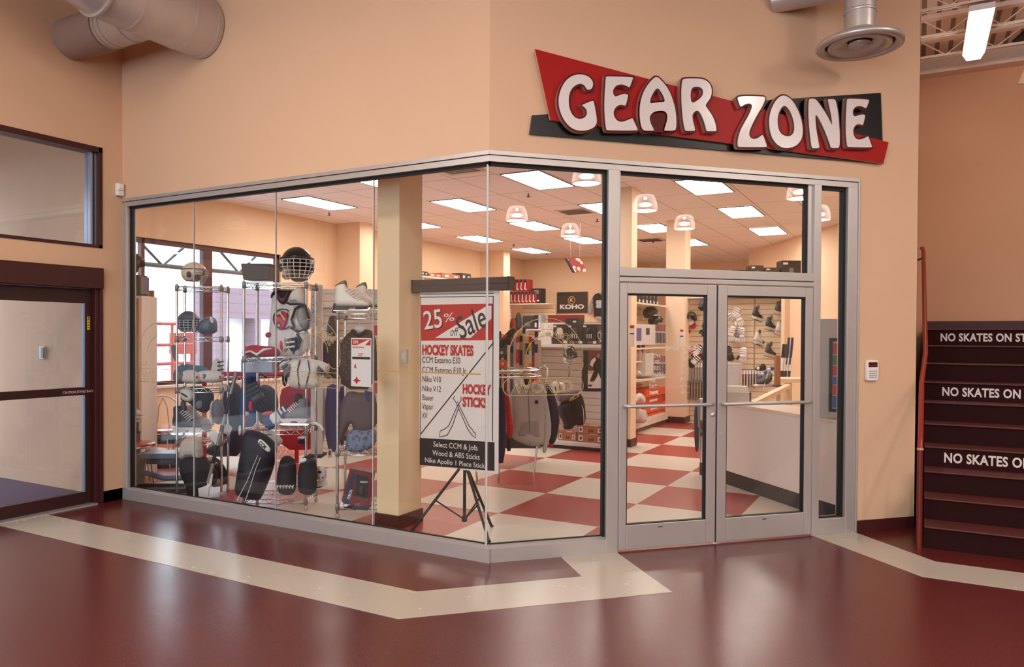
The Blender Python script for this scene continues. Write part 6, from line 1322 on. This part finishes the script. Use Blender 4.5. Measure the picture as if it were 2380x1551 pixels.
# ================================================================ SKATE AND GLOVE WALL
YS=14.62
P0=atY(1592,1000,YS); P1=atY(1826,690,YS)
t=T('slatwall_display','wide cream slatwall hung with gloves pads and skates behind the counter','display wall',(P0.x,YS,0))
mb=MB(); mb.box(0,P1.x-P0.x,.06,.12,0,2.5); mb.build('slat_panel',SLAT,t); mb=MB(); x=atY(1752,800,YS).x-P0.x; mb.box(x-.012,x+.012,.05,.06,.7,2.45); mb.build('joint_strip',mat('tan_joint',(176,140,104),.6),t)
mb=MB(); mb.box(0,P1.x-P0.x,-.25,.1,2.43,2.46); mb.build('top_shelf',OFFW,t)
mb=MB(); mb.box(P1.x-P0.x,P1.x-P0.x+.06,-.5,.12,0,2.55); mb.build('end_panel',WOOD,t)
GB=(mat('grey_black_boot',(70,66,66),.5),DGREY,PADW,PADW,CHROME); WBk=(PADW,BLKSH,WHITE,PADW,CHROME); BB=(BLKSH,GREYP,PADW,PADW,CHROME)
for (x,y,mm,l) in ((1752,742,BB,'black and grey skate at the top centre of the skate wall'),(1783,766,BB,'black skate right of centre on the skate wall'),(1805,730,GB,'grey skate in the top right corner of the skate wall'),(1806,778,WBk,'white and black skate under the corner one on the skate wall'),(1755,800,WBk,'white and black skate in the middle of the skate wall'),(1782,828,GB,'grey boot skate lowest on the skate wall')):
    P=atY(x-6,y,YS-.20); s=skate(l,P,.85,.80,mm,'skates on the slatwall'); s.rotation_euler.y=.25
GW=(PADW,PADW,WHITEF); GK=(BLACKF,DGREY,BLACKF); GR=(REDF,WHITEF,NAVY)
for (x,y,mm,l,ti) in ((1700,745,(mat('mauve_grey',(190,176,176),.7),PADW,PADW),'pale mauve glove at the top left of the pad wall',.5),(1725,756,GW,'large white glove at the top of the pad wall',-.5),(1697,792,GW,'white glove, left of the middle row of the pad wall',.2),(1711,794,(PADW,GREYP,PADW),'white and grey glove in the centre of the middle row of the pad wall',.3),(1724,796,GW,'white glove, right of the middle row of the pad wall',0),(1700,838,GK,'black and white glove low on the pad wall',-.3),(1726,842,(PADW,WHITEF,NAVY),'white glove with long strap low on the pad wall',.1),(1614,762,GR,'red and white glove at the top of the glove column',-.6),(1601,775,(REDF,BLACKF,BLACKF),'dark red glove partly behind the far column flyer',-.6),(1638,782,GK,'black glove at the right edge of the left door glass',.1),(1612,832,(NAVY,WHITEF,REDF),'navy and red glove in the striped pair by the far column',.5),(1624,836,GR,'red white and blue glove in the striped pair by the far column',-.5),(1636,838,GK,'black glove beside the striped pair',.2),(1604,852,(BLACKF,WHITEF,BLACKF),'black glove with white stripes below the striped pair',.7)):
    P=atY(x,y,YS-.10); g=glove(l,P,0,1.15,*mm,group='gloves on the slatwall',tilt=ti)
for x,y,l in ((1606,752,'dark round helmet hanging beside the far column'),(1637,726,'blue grey helmet cut by the door stile on the glove wall')):
    helmet(l,atY(x,y,YS-.16),-1.2,.95,mat('dark_brown_shell',(58,52,48),.3) if x<1610 else BGREY,BLACK,cage=False)
pk=None
for i in range(8):
    x=1717+6.6*i; P=atY(x,896,YS-.08); l='red and white blade holder pack, %s in the low row on the skate wall'%ordn[i]
    if pk is None:
        pk=T('holder_pack',l,'packet',P,0,'holder packs on the skate wall'); mb=MB(); mb.box(-.02,.02,0,.03,.0,.30); mb.build('card',mat('dark_card',(70,44,44),.5),pk); mb=MB(); mb.box(-.018,.018,-.004,0,.21,.29); mb.build('white_header',PAPER,pk); mb=MB(); mb.box(-.008,.008,-.012,0,.0,.2); mb.build('white_strip',PADW,pk)
    else: dup(pk,P,0,l)
pk=None
for i in range(7):
    x=1598+6.4*i; P=atY(x,884,YS-.1); l='white boxed stick blade, %s in the low row by the far column'%ordn[i]
    if pk is None:
        pk=T('blade_box',l,'packet',P,0,'boxed blades by the far column'); mb=MB(); mb.box(-.018,.018,0,.05,0,.34); mb.build('sleeve',mat('grey_sleeve',(150,140,138),.5),pk); mb=MB(); mb.box(-.018,.018,-.003,0,.25,.34); mb.build('white_header',PAPER,pk)
    else: dup(pk,P,0,l)
t=T('low_shelf','low dark shelf of small packets beneath the boxed blades','shelf',(atY(1596,924,YS-.2).x,YS-.2,atY(1596,924,YS-.2).z)); w_=atY(1646,924,YS-.2).x-atY(1596,924,YS-.2).x
mb=MB(); mb.box(0,w_,0,.2,.30,.33); mb.box(0,w_,0,.2,-.03,0); mb.build('shelf_board',GREYP,t); mb=MB(); mb.box(0,w_,.02,.2,0,.30); mb.build('packet_rows',zlines('packet_rows',(150,128,110),(50,40,38),.055,.025,axis=0),t)
for j,(x0,x1,yt,l) in enumerate(((1700,1742,628,'flat dark box, leftmost of the row above the skate wall'),(1744,1775,617,'dark box with white corner above the skate wall'),(1778,1812,622,'wide dark box with oval badge above the skate wall'),(1816,1862,606,'tall black box at the right of the row above the skate wall'))):
    k=14.9/FPX; P=atD((x0+x1)/2,652,14.9); o=carton(l,P,YAW,(x1-x0-1)*k,.3,(652-yt)*k,BLKSH if j!=2 else mat('dark_brown_box',(60,50,46),.5),[(-.3,.85,.25,.1,PAPER),(.0,.5,.22,.28,GREYP)],'boxes above the skate wall')
P=atD(1690,656,14.95); t=T('upper_shelf','long shelf holding the dark boxes above the skate wall','shelf',P,YAW); mb=MB(); mb.box(0,1.55,-.05,.35,-.03,0); mb.build('board',OFFW,t); mb=MB(); mb.box(.1,.13,0,.33,-.22,-.03); mb.box(1.3,1.33,0,.33,-.22,-.03); mb.build('bracket',OFFW,t)
# ================================================================ COUNTER
t=T('service_counter','white service counter with black base and pale top behind the right door','counter',(CX,CY,0),PI/4)
mb=MB(); mb.box(3.38,3.40,.26,2.72,.155,.90); mb.box(3.40,3.88,.26,.28,.155,.90); mb.box(3.40,3.88,2.70,2.72,.155,.90); mb.build('front_panel',mat('warm_white_laminate',(226,214,206),.4,noise=.015),t)
mb=MB(); mb.box(3.379,3.88,.259,2.721,0,.155); mb.build('black_base',mat('black_counter_base',(44,38,40),.4),t)
mb=MB(); mb.box(3.375,3.89,.24,2.74,.90,.935); mb.build('counter_top',mat('pale_maple_laminate',(224,206,184),.35,noise=.04),t,bev=.003)
cz=.935
t=T('drink_cooler','grey countertop drink cooler with black framed glass door seen through the sidelight','cooler',f2(3.36,.56,cz),YAW-.405)
mb=MB(); mb.box(0,.36,.0,.36,.0,.93); mb.build('cabinet',mat('warm_grey_cabinet',(204,200,196),.4),t,bev=.006)
mb=MB(); mb.box(-.03,0,.02,.34,.02,.93); mb.build('black_side',BLACK,t)
mb=MB(); mb.box(.085,.115,-.015,0,.06,.75); mb.box(.32,.345,-.015,0,.06,.75); mb.box(.115,.32,-.015,0,.72,.75); mb.box(.115,.32,-.015,0,.06,.09); mb.build('door_frame',BLACK,t)
mb=MB()
for i,(z0,z1,mi) in enumerate(((.60,.70,0),(.50,.59,1),(.40,.49,0),(.32,.39,2),(.22,.31,0),(.1,.21,2))): mb.box(.12,.315,-.006,-.001,z0,z1,mi)
mb.build('drinks_display',[mat('lit_red_cans',(150,40,36),.4,emit=.35),mat('lit_green_cans',(60,100,60),.4,emit=.25),mat('lit_blue_bottles',(50,70,110),.4,emit=.3)],t)
mb=MB(); mb.box(.0,.36,.01,.35,-.0,.015); mb.build('foot_plate',DGREY,t)
P=atG(1718,938,cz); t=T('cash_register','beige cash register with dark side on the counter','register',(P.x,P.y,cz),YAW-.25)
mb=MB(); mb.hexa([(-.16,-.1),(.11,-.1),(.11,.25),(-.16,.25)],[(-.14,-.05),(.11,-.05),(.11,.25),(-.14,.25)],0,.13); mb.build('body',mat('beige_register',(206,196,182),.5),t,bev=.006)
mb=MB(); mb.hexa([(-.13,-.03),(.10,-.03),(.10,.22),(-.13,.22)],[(-.13,.02),(.09,.02),(.09,.2),(-.13,.2)],.13,.19); mb.build('keyboard_deck',mat('pale_keys',(220,212,202),.5),t)
mb=MB(); mb.box(.11,.125,-.08,.24,.01,.13); mb.build('dark_side',DGREY,t)
mb=MB(); [mb.tube([(-.1,.1+.03*i,.19),(-.11,.08+.03*i,.30),(-.09,.1,.34)],.006,5) for i in range(2)]; mb.build('receipt_roll',PAPER,t)
P=atG(1698,925,cz); t=T('monitor','pale backed tilted monitor on the counter at the left of the right door','monitor',(P.x-.06,P.y+.35,cz),YAW-.9); mb=MB(); mb.plate([(-.12,.10),(.12,.10),(.13,.42),(-.11,.42)],-.03,.03); mb.build('casing',mat('pale_casing',(214,206,200),.4),t,bev=.01); mb=MB(); mb.box(-.10,.11,.03,.034,.13,.39); mb.build('screen',DGREY,t); mb=MB(); mb.tube([(0,0,.0),(0,0,.15)],.02,8); mb.lathe([(.09,0),(.09,.012),(.0001,.014)],16); mb.build('stand',DGREY,t)
A=atG(1748,934,.95); B=atG(1832,893,.95)
t=T('rear_table','maple table with an angled front edge behind the service counter','table',(B.x,B.y,0))
dv=(A-B); L_=dv.length; an=math.atan2(dv.y,dv.x)
mb=MB(); mb.M=Matrix.Rotation(an,4,'Z'); mb.box(0,L_,-.04,.04,.89,.95); mb.build('front_rail',WOOD,t,bev=.003)
mb=MB(); mb.M=Matrix.Rotation(YAW,4,'Z'); mb.box(-.12,.6,0,.6,.97,1.03); mb.build('table_top',WOOD,t,bev=.003)
for x,y in ((.0,.02),(.5,.02),(.0,.52),(.5,.52)): mb=MB(); mb.M=Matrix.Rotation(YAW,4,'Z'); mb.box(x,x+.07,y,y+.07,0,.97); mb.build('leg',WOOD,t)
mb=MB(); mb.M=Matrix.Rotation(an,4,'Z'); mb.box(L_-.1,L_-.04,-.03,.03,0,.89); mb.build('leg',WOOD,t)
for j,(x,m,l) in enumerate(((1817,BLACKF,'black stick leaning left of the navy sticks behind the counter'),(1823,DGREY,'dark grey stick leaning beside the navy sticks'),(1829,mat('navy_stick',(44,56,92),.45),'left navy stick leaning in the corner behind the counter'),(1837,mat('navy_stick',(44,56,92),.45),'right navy stick leaning in the corner behind the counter'))):
    I=It('hockey_stick',l,'stick',x,886,12.2+.03*j,'sticks leaning behind the counter'); yt=785 if j>1 else 800
    I.tube('shaft',m,[(x-4,884),(x+4,yt)],.022,0,4); I.tube('print_band',WHITEF,[(x-2,862),(x+1,832)],.0235,-.002,4)
I=It('wood_post','brown wooden post standing behind the counter','post',1805,898,11.4); I.box('post',mat('brown_wood',(150,100,66),.5),1801,1812,826,898,-.04,.04,bev=.004); I.box('foot',DGREY,1799,1814,895,899,-.07,.07)
I=It('display_case','dark curved display case with silver edge behind the counter','case',1778,900,11.6)
I.puff('dark_body',DGREY,[(1756,890),(1776,872),(1792,862),(1794,880),(1788,892),(1762,894)],.12,0,R=.06,smooth=2); I.puff('silver_edge',mat('silver_edge',(196,186,182),.3,.3),[(1750,893),(1796,889),(1796,900),(1752,901)],.14,0,R=.05); I.tube('wire',WHITE,[(1768,906),(1774,886),(1782,856)],.006,-.1)
I=It('ball_stack','sloping row of blue and white balls on the display case','balls',1776,878,11.7)
for i in range(5):
    x=1762+7.5*i; y=876-5.2*i; mb=MB(); (a,b),=I.q([(x,y)]); mb.ell((a,-.05,b),(.035,.035,.035),12,8,mi=i%2); mb.build('ball',[mat('blue_ball',(74,92,150),.4),mat('silver_ball',(190,186,190),.4)],I.t)
I=It('black_shoe','black shoe lying on top of the holder packs on the skate wall','shoe',1768,862,13.6); I.puff('upper',BLACKF,[(1754,860),(1758,852),(1768,850),(1774,844),(1782,852),(1780,862),(1758,862)],.06,0,smooth=2); I.puff('white_patch',PADW,[(1757,853),(1764,852),(1764,860),(1757,861)],.03,-.04,res=5)
I=It('grey_chair','grey tubular chair back just inside the doors','chair',1626,1048,9.0)
I.puff('dark_cover',DGREY,[(1612,946),(1620,944),(1624,1010),(1624,1048),(1616,1052),(1613,1010)],.05,0); mb=MB(); mb.tube([(a,-.02,b) for a,b in I.q([(1622,930),(1622,990),(1628,1002),(1640,1003)])],.02,8); mb.build('tube_frame',mat('grey_tube',(150,148,152),.35,.4),I.t); I.tube('support_leg',CHROME,[(1628,1002),(1632,1075)],.012,.05); I.puff('patterned_seat',mat('orange_brown_pattern',(150,84,60),.8),[(1626,980),(1640,972),(1642,1018),(1628,1018)],.05,.05)
